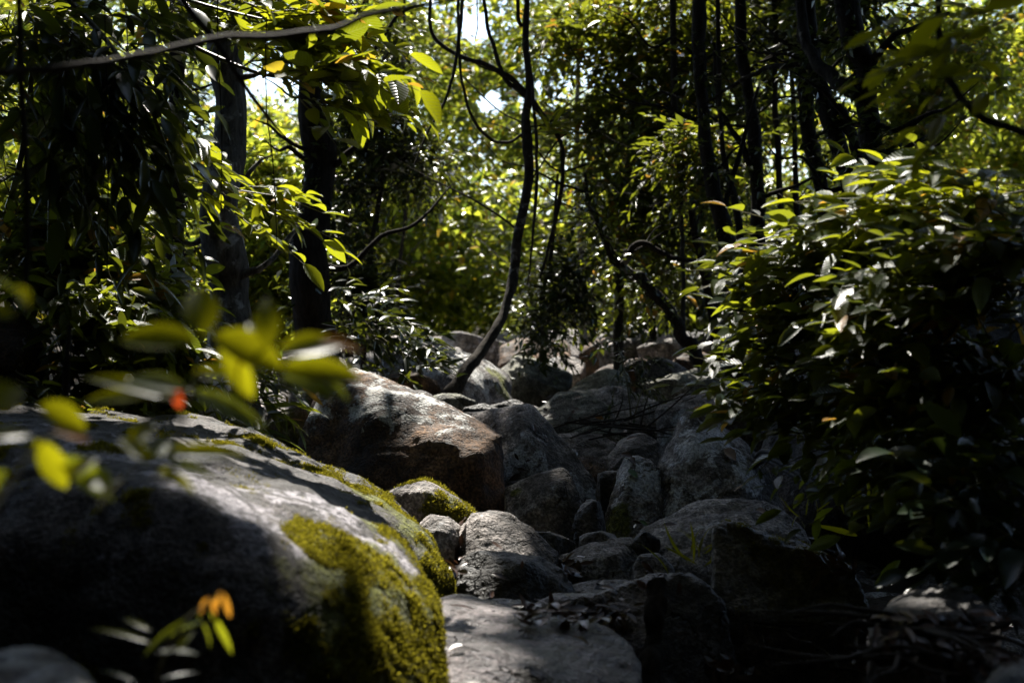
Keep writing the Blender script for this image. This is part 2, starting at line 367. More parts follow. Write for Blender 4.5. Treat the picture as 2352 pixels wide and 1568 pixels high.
rock('R4b', [[(1060, 950, 6.9), (1129, 952, 6.6), (1165, 948, 6.5), (1190, 930, 6.5), (1215, 923, 6.6), (1230, 930, 6.7), (1100, 1180, 5.95), (1150, 1180, 5.9), (1252, 962, 6.6), (1296, 1012, 6.5), (1364, 1096, 6.4), (1396, 1143, 6.35), (1398, 1240, 6.2), (1260, 1090, 6.0), (1300, 1200, 6.0), (1210, 1000, 6.15)]],
     .6, 'pale', 'tall pale-lichened slanting boulder just right of the brown wedge boulder', res=85, smooth=1, amp=.7,
     lichen=[(1230, 1000, 6.3, .13), (1260, 1060, 6.2, .10), (1340, 1110, 6.3, .13), (1300, 1050, 6.3, .1)], orange=[(1222, 985, 6.3, .06)])
rock('R5', [(1158, 1122, 5.8), (1199, 1100, 5.75), (1247, 1084, 5.7), (1289, 1073, 5.7), (1303, 1079, 5.7), (1312, 1095, 5.65), (1330, 1140, 5.6), (1342, 1180, 5.55), (1354, 1240, 5.5), (1290, 1260, 5.4), (1165, 1210, 5.5), (1175, 1140, 5.65), (1290, 1120, 5.45)],
     .45, 'grey', 'squared grey boulder with a flat slanting top, in front of the pale slanting boulder', smooth=1, amp=.7, lichen=[(1270, 1110, 5.5, .1)], moss=[(1170, 1120, 5.7, .04)])
rock('R6', [(888, 1132, 5.1), (936, 1116, 5.1), (975, 1099, 5.1), (1006, 1113, 5.1), (1042, 1143, 5.05), (1084, 1178, 5.0), (1070, 1215, 4.9), (1002, 1195, 4.85), (940, 1200, 4.9), (985, 1130, 4.9), (1010, 1230, 4.8)],
     .35, 'grey', 'small pointed stone half covered in bright moss, sunlit below the brown wedge boulder', moss=[(1040, 1165, 4.95, .09), (1020, 1145, 4.95, .06), (1060, 1190, 4.9, .07), (960, 1170, 4.9, .03)])
rock('R7', [(966, 1205, 4.8), (993, 1185, 4.85), (1027, 1189, 4.85), (1056, 1214, 4.8), (1046, 1260, 4.65), (1005, 1262, 4.6), (975, 1225, 4.65), (1030, 1212, 4.7)], .3, 'pale',
     'small angular white stone in full sun beside the mossy boulder', res=50, smooth=1, amp=1.4)
rock('R8', [(1040, 1275, 4.75), (1064, 1208, 4.85), (1084, 1176, 4.9), (1121, 1170, 4.9), (1162, 1176, 4.9), (1219, 1209, 4.9), (1284, 1270, 4.85), (1270, 1310, 4.7), (1180, 1300, 4.5), (1105, 1280, 4.5), (1110, 1200, 4.72), (1050, 1320, 4.6)],
     .4, 'grey', 'rounded ridge-backed grey stone with a sunlit golden left facet, centre foreground', smooth=3)
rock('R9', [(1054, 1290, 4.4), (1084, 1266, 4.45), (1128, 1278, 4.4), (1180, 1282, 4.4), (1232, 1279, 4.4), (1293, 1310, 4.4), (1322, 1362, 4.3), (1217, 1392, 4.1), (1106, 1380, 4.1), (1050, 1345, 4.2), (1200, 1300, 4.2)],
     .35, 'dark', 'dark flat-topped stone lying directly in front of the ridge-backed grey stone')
rock('R10', [[(1000, 1378, 3.9), (1054, 1362, 4.0), (1100, 1372, 4.0), (1142, 1392, 3.9), (1183, 1423, 3.7), (1245, 1452, 3.6), (1330, 1444, 3.65), (1402, 1454, 3.6), (1456, 1482, 3.5), (1480, 1520, 3.4), (1482, 1600, 3.3),
              (1020, 1480, 3.3), (1030, 1560, 3.05), (1060, 1640, 3.0), (1440, 1640, 3.1), (1200, 1530, 3.15)]],
     .3, 'wet', 'broad wet slab with a glistening pinkish-grey top in the centre foreground', res=100, amp=.7, smooth=5)
rock('R11', [[(1200, 1398, 4.0), (1240, 1372, 4.05), (1272, 1361, 4.1), (1320, 1370, 4.1), (1380, 1372, 4.05), (1240, 1470, 3.98), (1400, 1480, 3.98)],
             [(1370, 1370, 4.1), (1439, 1345, 4.15), (1495, 1321, 4.2), (1532, 1316, 4.2), (1545, 1400, 4.15), (1480, 1480, 3.95), (1400, 1480, 3.98)]],
     .4, 'wet', 'long saddle-shaped slab behind the wet slab, dead leaves lying in its dip', res=90, amp=.8, sink=.2)
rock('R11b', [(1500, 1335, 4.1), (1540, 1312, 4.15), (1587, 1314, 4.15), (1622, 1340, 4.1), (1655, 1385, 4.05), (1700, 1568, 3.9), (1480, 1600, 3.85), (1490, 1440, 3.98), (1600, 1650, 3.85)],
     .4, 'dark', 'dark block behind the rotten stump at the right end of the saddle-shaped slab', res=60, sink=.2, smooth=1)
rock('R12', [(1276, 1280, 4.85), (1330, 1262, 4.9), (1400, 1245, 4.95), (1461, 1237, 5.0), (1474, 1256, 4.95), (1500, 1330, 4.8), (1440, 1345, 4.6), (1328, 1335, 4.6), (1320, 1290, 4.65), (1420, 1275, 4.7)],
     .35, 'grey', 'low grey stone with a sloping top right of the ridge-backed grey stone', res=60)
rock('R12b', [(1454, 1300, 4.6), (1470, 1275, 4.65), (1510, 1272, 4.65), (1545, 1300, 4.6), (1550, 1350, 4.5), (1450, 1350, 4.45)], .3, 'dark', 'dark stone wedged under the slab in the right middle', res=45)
rock('R13', [(1300, 1346, 4.45), (1360, 1334, 4.5), (1450, 1332, 4.5), (1475, 1348, 4.4), (1400, 1366, 4.3), (1310, 1362, 4.35)], .2, 'dark', 'thin flat dark stone lying above the dip of the saddle-shaped slab', res=45, sink=.1)
rock('R13b', [(1325, 1368, 4.25), (1345, 1356, 4.3), (1390, 1356, 4.3), (1412, 1372, 4.2), (1330, 1385, 4.15)], .12, 'dark', 'small rounded cobble behind the dip of the saddle-shaped slab', res=40, sink=.1)
rock('R14', [(1383, 1235, 5.5), (1389, 1188, 5.55), (1402, 1145, 5.6), (1422, 1084, 5.65), (1438, 1050, 5.7), (1461, 1046, 5.7), (1493, 1056, 5.7), (1520, 1078, 5.65), (1522, 1180, 5.5), (1500, 1230, 5.35), (1470, 1260, 5.3), (1440, 1120, 5.45), (1400, 1260, 5.35)],
     .4, 'pale', 'upright narrow pale stone with a green leaf on top, between the two lichened boulders', smooth=3, lichen=[(1460, 1075, 5.6, .1), (1440, 1140, 5.5, .08)], moss=[(1410, 1200, 5.5, .07)])
rock('R15', [(1385, 1130, 6.3), (1400, 1095, 6.35), (1425, 1075, 6.4), (1450, 1080, 6.4), (1450, 1180, 6.2), (1385, 1170, 6.2)], .3, 'dark', 'dark stone showing behind the left side of the upright narrow stone', res=45)
rock('R16', [[(1505, 1190, 5.5), (1506, 1126, 5.6), (1520, 1068, 5.7), (1548, 1020, 5.8), (1566, 985, 5.85), (1577, 955, 5.9), (1595, 948, 5.9), (1630, 962, 5.9), (1664, 989, 5.9), (1705, 1016, 5.85), (1742, 1045, 5.8), (1770, 1100, 5.7), (1800, 1180, 5.6), (1800, 1230, 5.5),
              (1560, 1220, 5.2), (1700, 1230, 5.2), (1545, 1100, 5.42), (1600, 1040, 5.5), (1700, 1100, 5.35)]],
     .7, 'pale', 'large peaked lichen-covered boulder with a dry tan leaf on it, right of centre', res=100, smooth=2, amp=1.1,
     lichen=[(1600, 970, 5.7, .12), (1640, 1040, 5.5, .12), (1530, 1120, 5.5, .10), (1720, 1050, 5.6, .1)], moss=[(1710, 1070, 5.5, .06), (1540, 1150, 5.4, .05), (1515, 1090, 5.6, .05)])
rock('R17', [(1465, 1222, 5.1), (1480, 1212, 5.15), (1531, 1187, 5.2), (1583, 1159, 5.25), (1640, 1152, 5.3), (1699, 1151, 5.3), (1757, 1155, 5.3), (1813, 1185, 5.2), (1853, 1215, 5.1), (1880, 1290, 4.9), (1470, 1290, 4.8), (1530, 1310, 4.6), (1520, 1235, 4.85), (1650, 1220, 4.8), (1700, 1320, 4.6)],
     .4, 'grey', 'broad low grey boulder carrying a small brown leaf, below the large peaked boulder', res=85, smooth=4)
rock('R18', [(1640, 1230, 4.4), (1662, 1195, 4.5), (1720, 1212, 4.5), (1799, 1250, 4.5), (1835, 1240, 4.5), (1885, 1272, 4.4), (1955, 1305, 4.3), (2000, 1400, 4.1), (1640, 1320, 4.2), (1700, 1440, 4.0), (1900, 1440, 4.0), (1650, 1400, 4.0)],
     .3, 'dark', 'dark jagged boulder with mossy top edge in front of the broad low boulder', smooth=1, amp=1.5, moss=[(1780, 1240, 4.48, .035), (1860, 1262, 4.45, .04), (1700, 1208, 4.5, .03)])
rock('R20', [(1232, 940, 8.6), (1286, 903, 8.8), (1353, 898, 8.8), (1290, 1000, 8.2), (1240, 975, 8.3), (1400, 930, 8.5), (1440, 1000, 8.1)], .9, 'green', 'wide pale grey boulder with a smooth domed left end behind the twig pile')
rock('R20b', [(1340, 902, 8.9), (1398, 890, 9.0), (1426, 897, 9.0), (1465, 918, 8.9), (1525, 934, 8.7), (1520, 1000, 8.3), (1420, 990, 8.3)], .9, 'pale', 'long grey boulder ridge sloping down to the right behind the twig pile')
rock('R21', [(1512, 945, 7.3), (1566, 911, 7.6), (1640, 895, 7.8), (1700, 902, 7.8), (1780, 915, 7.7), (1800, 1050, 7.2), (1530, 1060, 7.0), (1580, 945, 7.2), (1700, 940, 7.1)], .9, 'grey', 'big flat-topped grey boulder with a crack, behind the large peaked boulder', lichen=[(1560, 940, 7.3, .15)], orange=[(1700, 1000, 7.1, .08), (1740, 1010, 7.1, .08)])
rock('R22', [(1284, 1000, 7.4), (1330, 994, 7.5), (1380, 1000, 7.5), (1420, 1024, 7.3), (1405, 1058, 7.0), (1330, 1060, 7.0), (1290, 1040, 7.1)], .4, 'grey', 'thin layered grey slab lying behind the pale slanting boulder', res=55, sink=.1)
rock('R22b', [(1300, 1052, 6.9), (1360, 1046, 7.0), (1400, 1062, 6.9), (1400, 1095, 6.7), (1320, 1090, 6.7)], .3, 'brown', 'low flat brown slab at the water gap behind the pale slanting boulder', res=45, sink=.1)
rock('R23', [(1394, 1050, 6.8), (1420, 1015, 6.95), (1440, 1005, 7.0), (1474, 998, 7.0), (1515, 1016, 6.95), (1520, 1075, 6.7), (1440, 1090, 6.6), (1400, 1080, 6.6), (1450, 1030, 6.7)], .4, 'dark', 'dark blocky stone with a pale edge above the upright narrow stone', res=55, smooth=2)
rock('R24', [(1148, 850, 11.5), (1182, 817, 11.8), (1225, 822, 11.8), (1270, 842, 11.7), (1312, 862, 11.5), (1300, 905, 11), (1170, 915, 11), (1200, 850, 11.2)], 1., 'green', 'smooth rounded grey-green boulder right of the mossy boulder at the leaning tree')
rock('R25', [(1300, 902, 10.6), (1342, 869, 10.9), (1398, 853, 11), (1440, 862, 11), (1440, 920, 10.4), (1310, 925, 10.3)], .9, 'green', 'grey-green boulder half hidden by the small dark shrub', res=50)
rock('R26', [[(870, 790, 10.8), (890, 774, 11), (956, 767, 11), (1003, 771, 11), (1045, 800, 10.8), (980, 830, 10.2), (880, 850, 10.2), (890, 900, 10)],
             [(978, 822, 10), (1020, 795, 10.3), (1050, 790, 10.6), (1085, 812, 10.5), (1126, 832, 10.4), (1172, 872, 10.3), (1176, 944, 10.1), (1000, 944, 9.7), (980, 860, 9.8), (1020, 830, 9.8), (1060, 870, 9.6)]],
     1.0, 'grey', 'mossy boulder behind the foot of the leaning tree', moss=[(1140, 880, 10.1, .12)], lichen=[(1030, 830, 10, .3)], res=90, smooth=2)
rock('R27', [(1150, 800, 15), (1190, 782, 15.4), (1300, 786, 15.4), (1310, 830, 14.8), (1150, 840, 14.6)], 1.2, 'brown', 'flat-topped brownish boulder with a sunlit top, far upstream', res=45)
rock('R28', [(1252, 835, 13), (1275, 820, 13.2), (1320, 820, 13.2), (1345, 838, 13), (1335, 858, 12.6), (1255, 860, 12.6)], .6, 'pale', 'small sunlit pale stone right of the smooth grey-green boulder', res=45)
rock('R29', [(1260, 775, 17), (1300, 755, 17.5), (1345, 762, 17.5), (1350, 820, 16.5), (1260, 820, 16.5)], 1.2, 'grey', 'upstream boulder below the far slender trunks', res=45)
rock('R30', [(-120, 720, 4.9), (-20, 705, 5), (30, 708, 5), (72, 733, 4.95), (98, 783, 4.9), (100, 830, 4.85), (84, 880, 4.8), (-120, 900, 4.6), (30, 800, 4.6)], .7, 'brown', 'rounded grey boulder at the left edge above the mossy boulder', lichen=[(40, 760, 4.7, .2)])
rock('R31', [(380, 850, 6.4), (400, 808, 6.5), (434, 783, 6.6), (480, 783, 6.6), (520, 822, 6.5), (530, 960, 6.3), (380, 970, 6.3), (440, 850, 6.2)], .7, 'pale', 'dark lichened boulder at the foot of the thick left trunk', lichen=[(430, 870, 6.3, .3)])
rock('R32', [(-80, 1540, 1.7), (0, 1512, 1.75), (60, 1502, 1.75), (150, 1514, 1.72), (215, 1545, 1.65), (270, 1600, 1.6), (-80, 1700, 1.5), (200, 1700, 1.5)], .3, 'dark', 'small dark rounded rock in the bottom left corner', res=60, sink=.6, shrink=.7)
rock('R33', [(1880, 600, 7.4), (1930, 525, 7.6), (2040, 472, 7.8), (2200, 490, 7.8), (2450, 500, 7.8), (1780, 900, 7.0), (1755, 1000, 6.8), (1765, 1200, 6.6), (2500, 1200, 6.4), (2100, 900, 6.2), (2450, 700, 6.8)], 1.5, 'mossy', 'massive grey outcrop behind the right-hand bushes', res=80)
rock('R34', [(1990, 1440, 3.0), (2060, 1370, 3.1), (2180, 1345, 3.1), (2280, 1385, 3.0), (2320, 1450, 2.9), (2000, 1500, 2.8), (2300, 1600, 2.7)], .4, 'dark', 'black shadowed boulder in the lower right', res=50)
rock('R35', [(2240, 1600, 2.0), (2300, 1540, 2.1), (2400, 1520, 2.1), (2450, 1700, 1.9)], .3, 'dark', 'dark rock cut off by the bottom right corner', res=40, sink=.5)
# stones of the far stream bed, each placed from the photograph
far = [(1450, 800, 14, 60, 34, 'grey', 'bluish domed boulder behind the small dark shrub'), (1540, 800, 13.5, 50, 40, 'grey', 'tall rough boulder under the leaning black trunk'),
       (1600, 840, 12.5, 52, 44, 'brown', 'brownish boulder right of the small dark shrub'), (1660, 810, 13, 44, 40, 'grey', 'rounded boulder below the right-hand trunks'),
       (1640, 880, 10, 90, 40, 'green', 'smooth low boulder in front of the right-hand trunks'), (1560, 885, 9.6, 70, 40, 'green', 'smooth grey slab right of the small dark shrub'),
       (1720, 860, 10.5, 60, 50, 'dark', 'dark boulder at the edge of the right-hand bush'), (1115, 790, 17, 34, 16, 'pale', 'sunlit white stone just right of the leaning tree'),
       (1060, 775, 16, 40, 18, 'pale', 'sunlit pale stone just left of the leaning tree'), (1380, 800, 15, 36, 30, 'brown', 'brown stone beside the far slender trunks'),
       (1210, 770, 21, 50, 14, 'pale', 'farthest sunlit stone upstream'), (1110, 945, 8.6, 36, 22, 'dark', 'small dark stone behind the crest of the brown boulder'),
       (1020, 925, 8.8, 46, 30, 'green', 'small greenish stone at the roots of the leaning tree'), (930, 880, 9.5, 60, 40, 'brown', 'brown stone under the thin-stemmed shrub'),
       (720, 830, 9.2, 60, 40, 'grey', 'grey boulder between the two dark trunks'), (820, 900, 8.0, 60, 44, 'dark', 'dark boulder behind the peak of the brown boulder'),
       (1350, 1180, 5.3, 26, 50, 'dark', 'dark stone standing in the gap below the squared boulder'), (1240, 1240, 5.2, 60, 34, 'dark', 'dark sloping stone behind the ridge-backed grey stone'),
       (1370, 1235, 5.1, 30, 22, 'dark', 'small dark stone left of the upright narrow stone'), (1480, 1240, 5.05, 22, 26, 'dark', 'small dark stone below the upright narrow stone'),
       (1160, 1385, 4.1, 56, 16, 'wet', 'small wet stone peeping out behind the wet slab'), (1180, 1290, 4.9, 40, 30, 'dark', 'stone hidden below the ridge-backed stone'),
       (1400, 1090, 6.0, 20, 14, 'grey', 'small grey cobble in the gap beside the upright narrow stone'), (1500, 770, 18, 44, 26, 'grey', 'far grey boulder left of the leaning black trunk'),
       (1440, 850, 12.8, 54, 30, 'brown', 'brown boulder just behind the small dark shrub'), (1520, 845, 11.8, 40, 26, 'grey', 'small grey boulder between the dark shrub and the tall rough boulder'),
       (1240, 800, 15.8, 40, 22, 'green', 'rounded boulder in front of the farthest sunlit stone'), (1410, 775, 17.5, 34, 18, 'pale', 'far pale stone right of the slim trunks'),
       (1600, 780, 16, 46, 24, 'dark', 'far dark boulder at the foot of the slim trunk'), (1700, 800, 15, 40, 24, 'grey', 'far boulder at the foot of the black trunks'),
       (1345, 900, 11.8, 40, 22, 'brown', 'low brown stone at the left of the small dark shrub'), (1180, 935, 9.4, 40, 20, 'dark', 'dark stone between the leaning tree and the smooth rounded boulder'),
       (980, 790, 16.5, 40, 20, 'grey', 'far stone seen over the mossy boulder at the leaning tree'), (1650, 925, 8.8, 50, 24, 'green', 'smooth stone just above the flat-topped cracked boulder')]
for i, (px, py, d, rx, ry, mt, lb) in enumerate(far):
    r_ = np.random.default_rng(50 + i); pts_ = []
    pk = r_.uniform(-.6, .6); rx *= 1.25; ry *= .95
    for k in range(13):
        a = k / 13 * 6.283 + r_.uniform(-.2, .2); rr = r_.uniform(.75, 1.1)
        cx_ = math.cos(a); top_ = math.sin(a) * (1 - .55 * abs(cx_ - pk)) if math.sin(a) > 0 else math.sin(a) * 1.3
        pts_.append((px + rx * rr * cx_ * (1 if math.sin(a) > .3 else 1.25), py - ry * rr * top_, d - .15 * r_.uniform(0, 1)))
    pts_ += [(px + rx * r_.uniform(-.5, .5), py + ry * r_.uniform(-.3, .5), d - rx / FP * d * .6) for k in range(4)]
    rock('f%d' % i, pts_, rx / FP * d * 1.0, mt, lb, res=42, smooth=2, amp=1.2, name='stone' if rx < 45 else 'boulder')
# loose stones that fill the bed between the boulders (nobody could count them): one object
sv, sf, so_ = [], [], 0
bm = bmesh.new(); bmesh.ops.create_icosphere(bm, subdivisions=2, radius=1); iv = np.array([v.co[:] for v in bm.verts]); iface = np.array([[v.index for v in f.verts] for f in bm.faces]); bm.free()
for k in range(2600):
    y = rng.uniform(2.2, 22) ; hwid = np.interp(y, [2, 9, 20], [1.6, 3, 4.6])
    x = .4 + rng.uniform(-1, 1) * hwid; s = rng.uniform(.025, .075) * (1 + y / 9)
    z = float(zbed(x, y)) + .02
    v = iv * s * np.array([rng.uniform(.8, 1.3), rng.uniform(.8, 1.3), rng.uniform(.5, .9)])
    v = v * (1 + .22 * vnoise(iv * 1.6 + k))[:, None]
    a = rng.uniform(0, 6.28); ca, sa = math.cos(a), math.sin(a); v = v @ np.array([[ca, -sa, 0], [sa, ca, 0], [0, 0, 1]])
    sv.append(v + (x, y, z)); sf.append(iface + so_); so_ += len(iv)
props(mesh_obj('cobbles', np.concatenate(sv), np.concatenate(sf), M['grey'], origin=(0, 4, 0)), 'loose grey cobbles and gravel between the boulders of the dry stream', 'gravel', kind='stuff')

def tri(F): return np.concatenate([F[:, [0, 1, 2]], F[:, [0, 2, 3]]])
bvh = BVHTree.FromPolygons([tuple(v) for v in np.concatenate(BV)], [tuple(f) for f in np.concatenate(BF).tolist()])
def cam_hit(px, py):
    dr = nrm(P(px, py, 1.) - np.array([0, 0, H]))
    return bvh.ray_cast(Vector((0, 0, H)), Vector(dr))

# ------------------------------------------------------------------ moss tufts (real clumps) on the mossy stones
def tufts(key, n, size, thr=.42, hmul=1., label=None):
    V, F, N, mo, ob = ROCK[key]
    fm = mo[F].mean(1); fc = V[F].mean(1)
    cl = fbm(fc * 5 + 3, 4) * .5 + .55 * fbm(fc * 20, 3)
    ok = np.where(fm * .9 + cl * 1.1 > thr - .28)[0]
    if not len(ok): return
    a = V[F[ok]]; ar = np.linalg.norm(np.cross(a[:, 1] - a[:, 0], a[:, 3] - a[:, 0]), axis=1)
    ar = ar * (.06 + smoothstep(((fm * .9 + cl * 1.1)[ok] - thr + .28) / .5)) ** 1.6
    ch = ok[rng.choice(len(ok), n, p=ar / ar.sum())]
    edge = smoothstep(((fm * .9 + cl * 1.1)[ch] - thr + .28) / .6)[:, None]
    q = V[F[ch]]; u, v = rng.random((2, n, 1))
    p = q[:, 0] * (1 - u) * (1 - v) + q[:, 1] * u * (1 - v) + q[:, 2] * u * v + q[:, 3] * (1 - u) * v
    nn = N[F[ch]].mean(1)
    k = 3; edge = .25 + .75 * np.repeat(edge, k, 0); p = np.repeat(p, k, 0); nn = np.repeat(nn, k, 0)
    hgt = size * .8 * hmul * (.35 + .6 * smoothstep(.5 + fbm(p * 30, 2)))[:, None] * rng.uniform(.6, 1.2, (n * k, 1))
    d = nrm(nn + rng.normal(0, .55, (n * k, 3)) + np.array([0, 0, .25])); s = nrm(np.cross(d, rng.normal(0, 1, (n * k, 3))))
    p = p + rng.normal(0, size * .35, (n * k, 3)) - nn * size * .1
    hgt = hgt * edge; w_ = size * rng.uniform(.16, .34, (n * k, 1)) * edge ** .5
    vv = np.stack([p - s * w_, p + s * w_, p + d * hgt], 1).reshape(-1, 3)
    ff = np.arange(len(vv)).reshape(-1, 3)
    o = mesh_obj('moss', vv, ff, M['moss'], parent=ob, smooth=False)
    if label: o['label'] = label
tufts('R1', 150000, .0105, thr=.80)
tufts('R6', 9000, .014, thr=.5)
tufts('R18', 2500, .010, thr=.6)

# ------------------------------------------------------------------ leaves
def leaf_template(kind):
    if kind == 'far':
        v = np.array([(0, 0, 0, 0), (.42, .5, 0, .2), (1, 0, -.06, 0), (.42, -.5, 0, .2)]); f = np.array([(0, 2, 1), (0, 3, 2)])
    else:
        st = [0, .12, .3, .52, .75, .9, 1.]; wd = [0, .26, .45, .5, .36, .17, 0]
        v, idx = [], []
        for s_, w_ in zip(st, wd):
            z = -.16 * s_ * s_ + .02
            if w_ == 0: idx.append((len(v),)); v.append((s_, 0, z, 0))
            else:
                idx.append((len(v), len(v) + 1, len(v) + 2)); v += [(s_, w_, z, .4 * w_), (s_, 0, z, 0), (s_, -w_, z, .4 * w_)]
        f = []
        for a, b in zip(idx[:-1], idx[1:]):
            if len(a) == 1: f += [(a[0], b[1], b[0]), (a[0], b[2], b[1])]
            elif len(b) == 1: f += [(a[0], a[1], b[0]), (a[1], a[2], b[0])]
            else: f += [(a[0], a[1], b[1]), (a[0], b[1], b[0]), (a[1], a[2], b[2]), (a[1], b[2], b[1])]
        v = np.array(v, float); f = np.array(f)
    return v, f
TPL = {k: leaf_template(k) for k in ('far', 'near')}
def leaf_geo(pos, d, n, size, width=.42, kind='near', curl=1.):
    tv, tf = TPL[kind]; N_ = len(pos); d = nrm(d); n = n - d * (n * d).sum(1, keepdims=True); n = nrm(n); b = np.cross(n, d)
    size = np.broadcast_to(np.asarray(size, float).reshape(-1, 1), (N_, 1)); width = np.broadcast_to(np.asarray(width, float).reshape(-1, 1), (N_, 1))
    curl = np.broadcast_to(np.asarray(curl, float).reshape(-1, 1), (N_, 1))
    s = size[:, None]
    vv = pos[:, None] + s * (tv[None, :, :1] * d[:, None] + tv[None, :, 1:2] * width[:, None] * b[:, None] + (tv[None, :, 2:3] * curl[:, None] + tv[None, :, 3:] * width[:, None]) * n[:, None])
    ff = (tf[None] + (np.arange(N_) * len(tv))[:, None, None]).reshape(-1, 3)
    uv = np.tile(np.stack([tv[:, 0], tv[:, 1] + .5], 1), (N_, 1))
    return vv.reshape(-1, 3), ff, uv
def tubes_vec(A, B, r0, r1, mid=None):
    """thin three-sided stems from A to B (vectorised), optional sagging mid point"""
    pts = [A, B] if mid is None else [A, mid, B]; n = len(A); d = nrm(B - A)
    u = nrm(np.cross(d, np.array([.3, .2, .93]))); v = np.cross(d, u); rr = np.linspace(r0, r1, len(pts)); out = []
    for p, r in zip(pts, rr):
        for k in range(3):
            a = k * 2.094; out.append(p + r * (u * math.cos(a) + v * math.sin(a)))
    V = np.stack(out, 1).reshape(-1, 3); F = []
    for j in range(len(pts) - 1):
        for k in range(3):
            a, b = j * 3 + k, j * 3 + (k + 1) % 3; F.append((a, b, b + 3, a + 3))
    F = np.array(F); return V, (F[None] + (np.arange(n) * len(out))[:, None, None]).reshape(-1, 4)
def sprays(start, d, length, nl, size, droop=.25, up=(0, 0, 1), spread=1.0, jit=.25, width=.42, kind='near', njit=.35, carve=False):
    """leafy twigs: alternate leaves along each twig. returns leaf geometry and twig geometry"""
    start = np.asarray(start, float); n = len(start); d = nrm(d); length = np.broadcast_to(np.asarray(length, float).reshape(-1, 1), (n, 1))
    up = np.array(up, float); side = nrm(np.cross(d, np.tile(up, (n, 1)))); ps, ds, ns, ss = [], [], [], []
    g = np.array([0, 0, -1.])
    for k in range(nl):
        t = (k + 1) / nl; p = start + d * length * t + g * droop * length * t * t
        if k == nl - 1: ld = d + g * droop
        else: ld = d * .75 + side * spread * (1 if k % 2 else -1) + g * droop * .8
        ps.append(p); ds.append(nrm(ld) + rng.normal(0, jit, (n, 3))); ns.append(up + rng.normal(0, njit, (n, 3)))
        ss.append(size * rng.uniform(.45, 1.3, n) * (.75 + .35 * math.sin(math.pi * min(t, .8))))
    ps, ds, ns, ss = map(np.concatenate, (ps, ds, ns, ss))
    if carve:
        k = keep_mask(ps, .09); ps, ds, ns, ss = ps[k], ds[k], ns[k], ss[k]
    m_ = len(ps)
    L = leaf_geo(ps, ds, ns, ss, width * rng.uniform(.8, 1.15, m_), kind, rng.uniform(.3, 1.9, m_))
    B = start + d * length + g * droop * length; mid = start + d * length * .5 + g * droop * length * .25
    T = tubes_vec(start, B, .0035, .0012, mid)
    return L, T
def join(parts):
    V, F, U, o = [], [], [], 0
    for p in parts:
        V.append(p[0]); F.append(p[1] + o); o += len(p[0])
        if len(p) > 2: U.append(p[2])
    return (np.concatenate(V), np.concatenate(F)) + ((np.concatenate(U),) if U else ())
def path_smooth(pts, n=8):
    pts = np.asarray(pts, float); p = np.concatenate([[2 * pts[0] - pts[1]], pts, [2 * pts[-1] - pts[-2]]]); out = []
    for i in range(1, len(p) - 2):
        for t in np.linspace(0, 1, n, endpoint=False):
            a, b, c, d_ = p[i - 1:i + 3]
            out.append(.5 * (2 * b + (c - a) * t + (2 * a - 5 * b + 4 * c - d_) * t * t + (3 * b - a - 3 * c + d_) * t ** 3))
    out.append(pts[-1]); return np.array(out)
def tube(pts, radii, sides=10, n=8, rough=.06, seed=0):
    p = path_smooth(pts, n); r = np.interp(np.linspace(0, 1, len(p)), np.linspace(0, 1, len(radii)), radii)
    if rough >= .05:
        f_ = 1.2 / max(.25, float(np.ptp(p, axis=0).max()) * .25); k_ = np.minimum(r * .5, .03)[:, None]
        p = p + k_ * np.stack([fbm(p * f_ * 3 + o_ + seed, 3) for o_ in (0, 40, 80)], 1)
    t = nrm(np.gradient(p, axis=0)); u = nrm(np.cross(t, np.array([.13, .97, .21]))); v = np.cross(t, u)
    a = np.arange(sides) / sides * 2 * np.pi
    ring = p[:, None] + r[:, None, None] * (np.cos(a)[None, :, None] * u[:, None] + np.sin(a)[None, :, None] * v[:, None])
    V = ring.reshape(-1, 3)
    if rough:
        c = np.repeat(p, sides, 0); q = (V - c); rr = np.repeat(r, sides)
        V = c + q * (1 + .5 * rough * np.maximum(0, vnoise(c * 2.2 / max(.05, r.mean() * 8) + seed)) * 2 + rough * 2 * fbm(V * 2.5 + seed, 2) + rough * vnoise(V / (rr.mean() * .8) * np.array([1, 1, .4]) + seed))[:, None]
    V = np.concatenate([V, p[-1:], p[:1]]); F = []
    m = len(p)
    i = np.arange(m - 1)[:, None] * sides + np.arange(sides)[None]; j = np.arange(m - 1)[:, None] * sides + (np.arange(sides)[None] + 1) % sides
    F = np.stack([i, j, j + sides, i + sides], -1).reshape(-1, 4)
    e = (m - 1) * sides; cap = np.array([(e + k, e + (k + 1) % sides, m * sides, m * sides) for k in range(sides)])
    return V, np.concatenate([F]) # open ends lie out of sight inside soil or foliage
def ppath(lst, d=None): return [P(q[0], q[1], q[2] if len(q) > 2 else d) for q in lst]

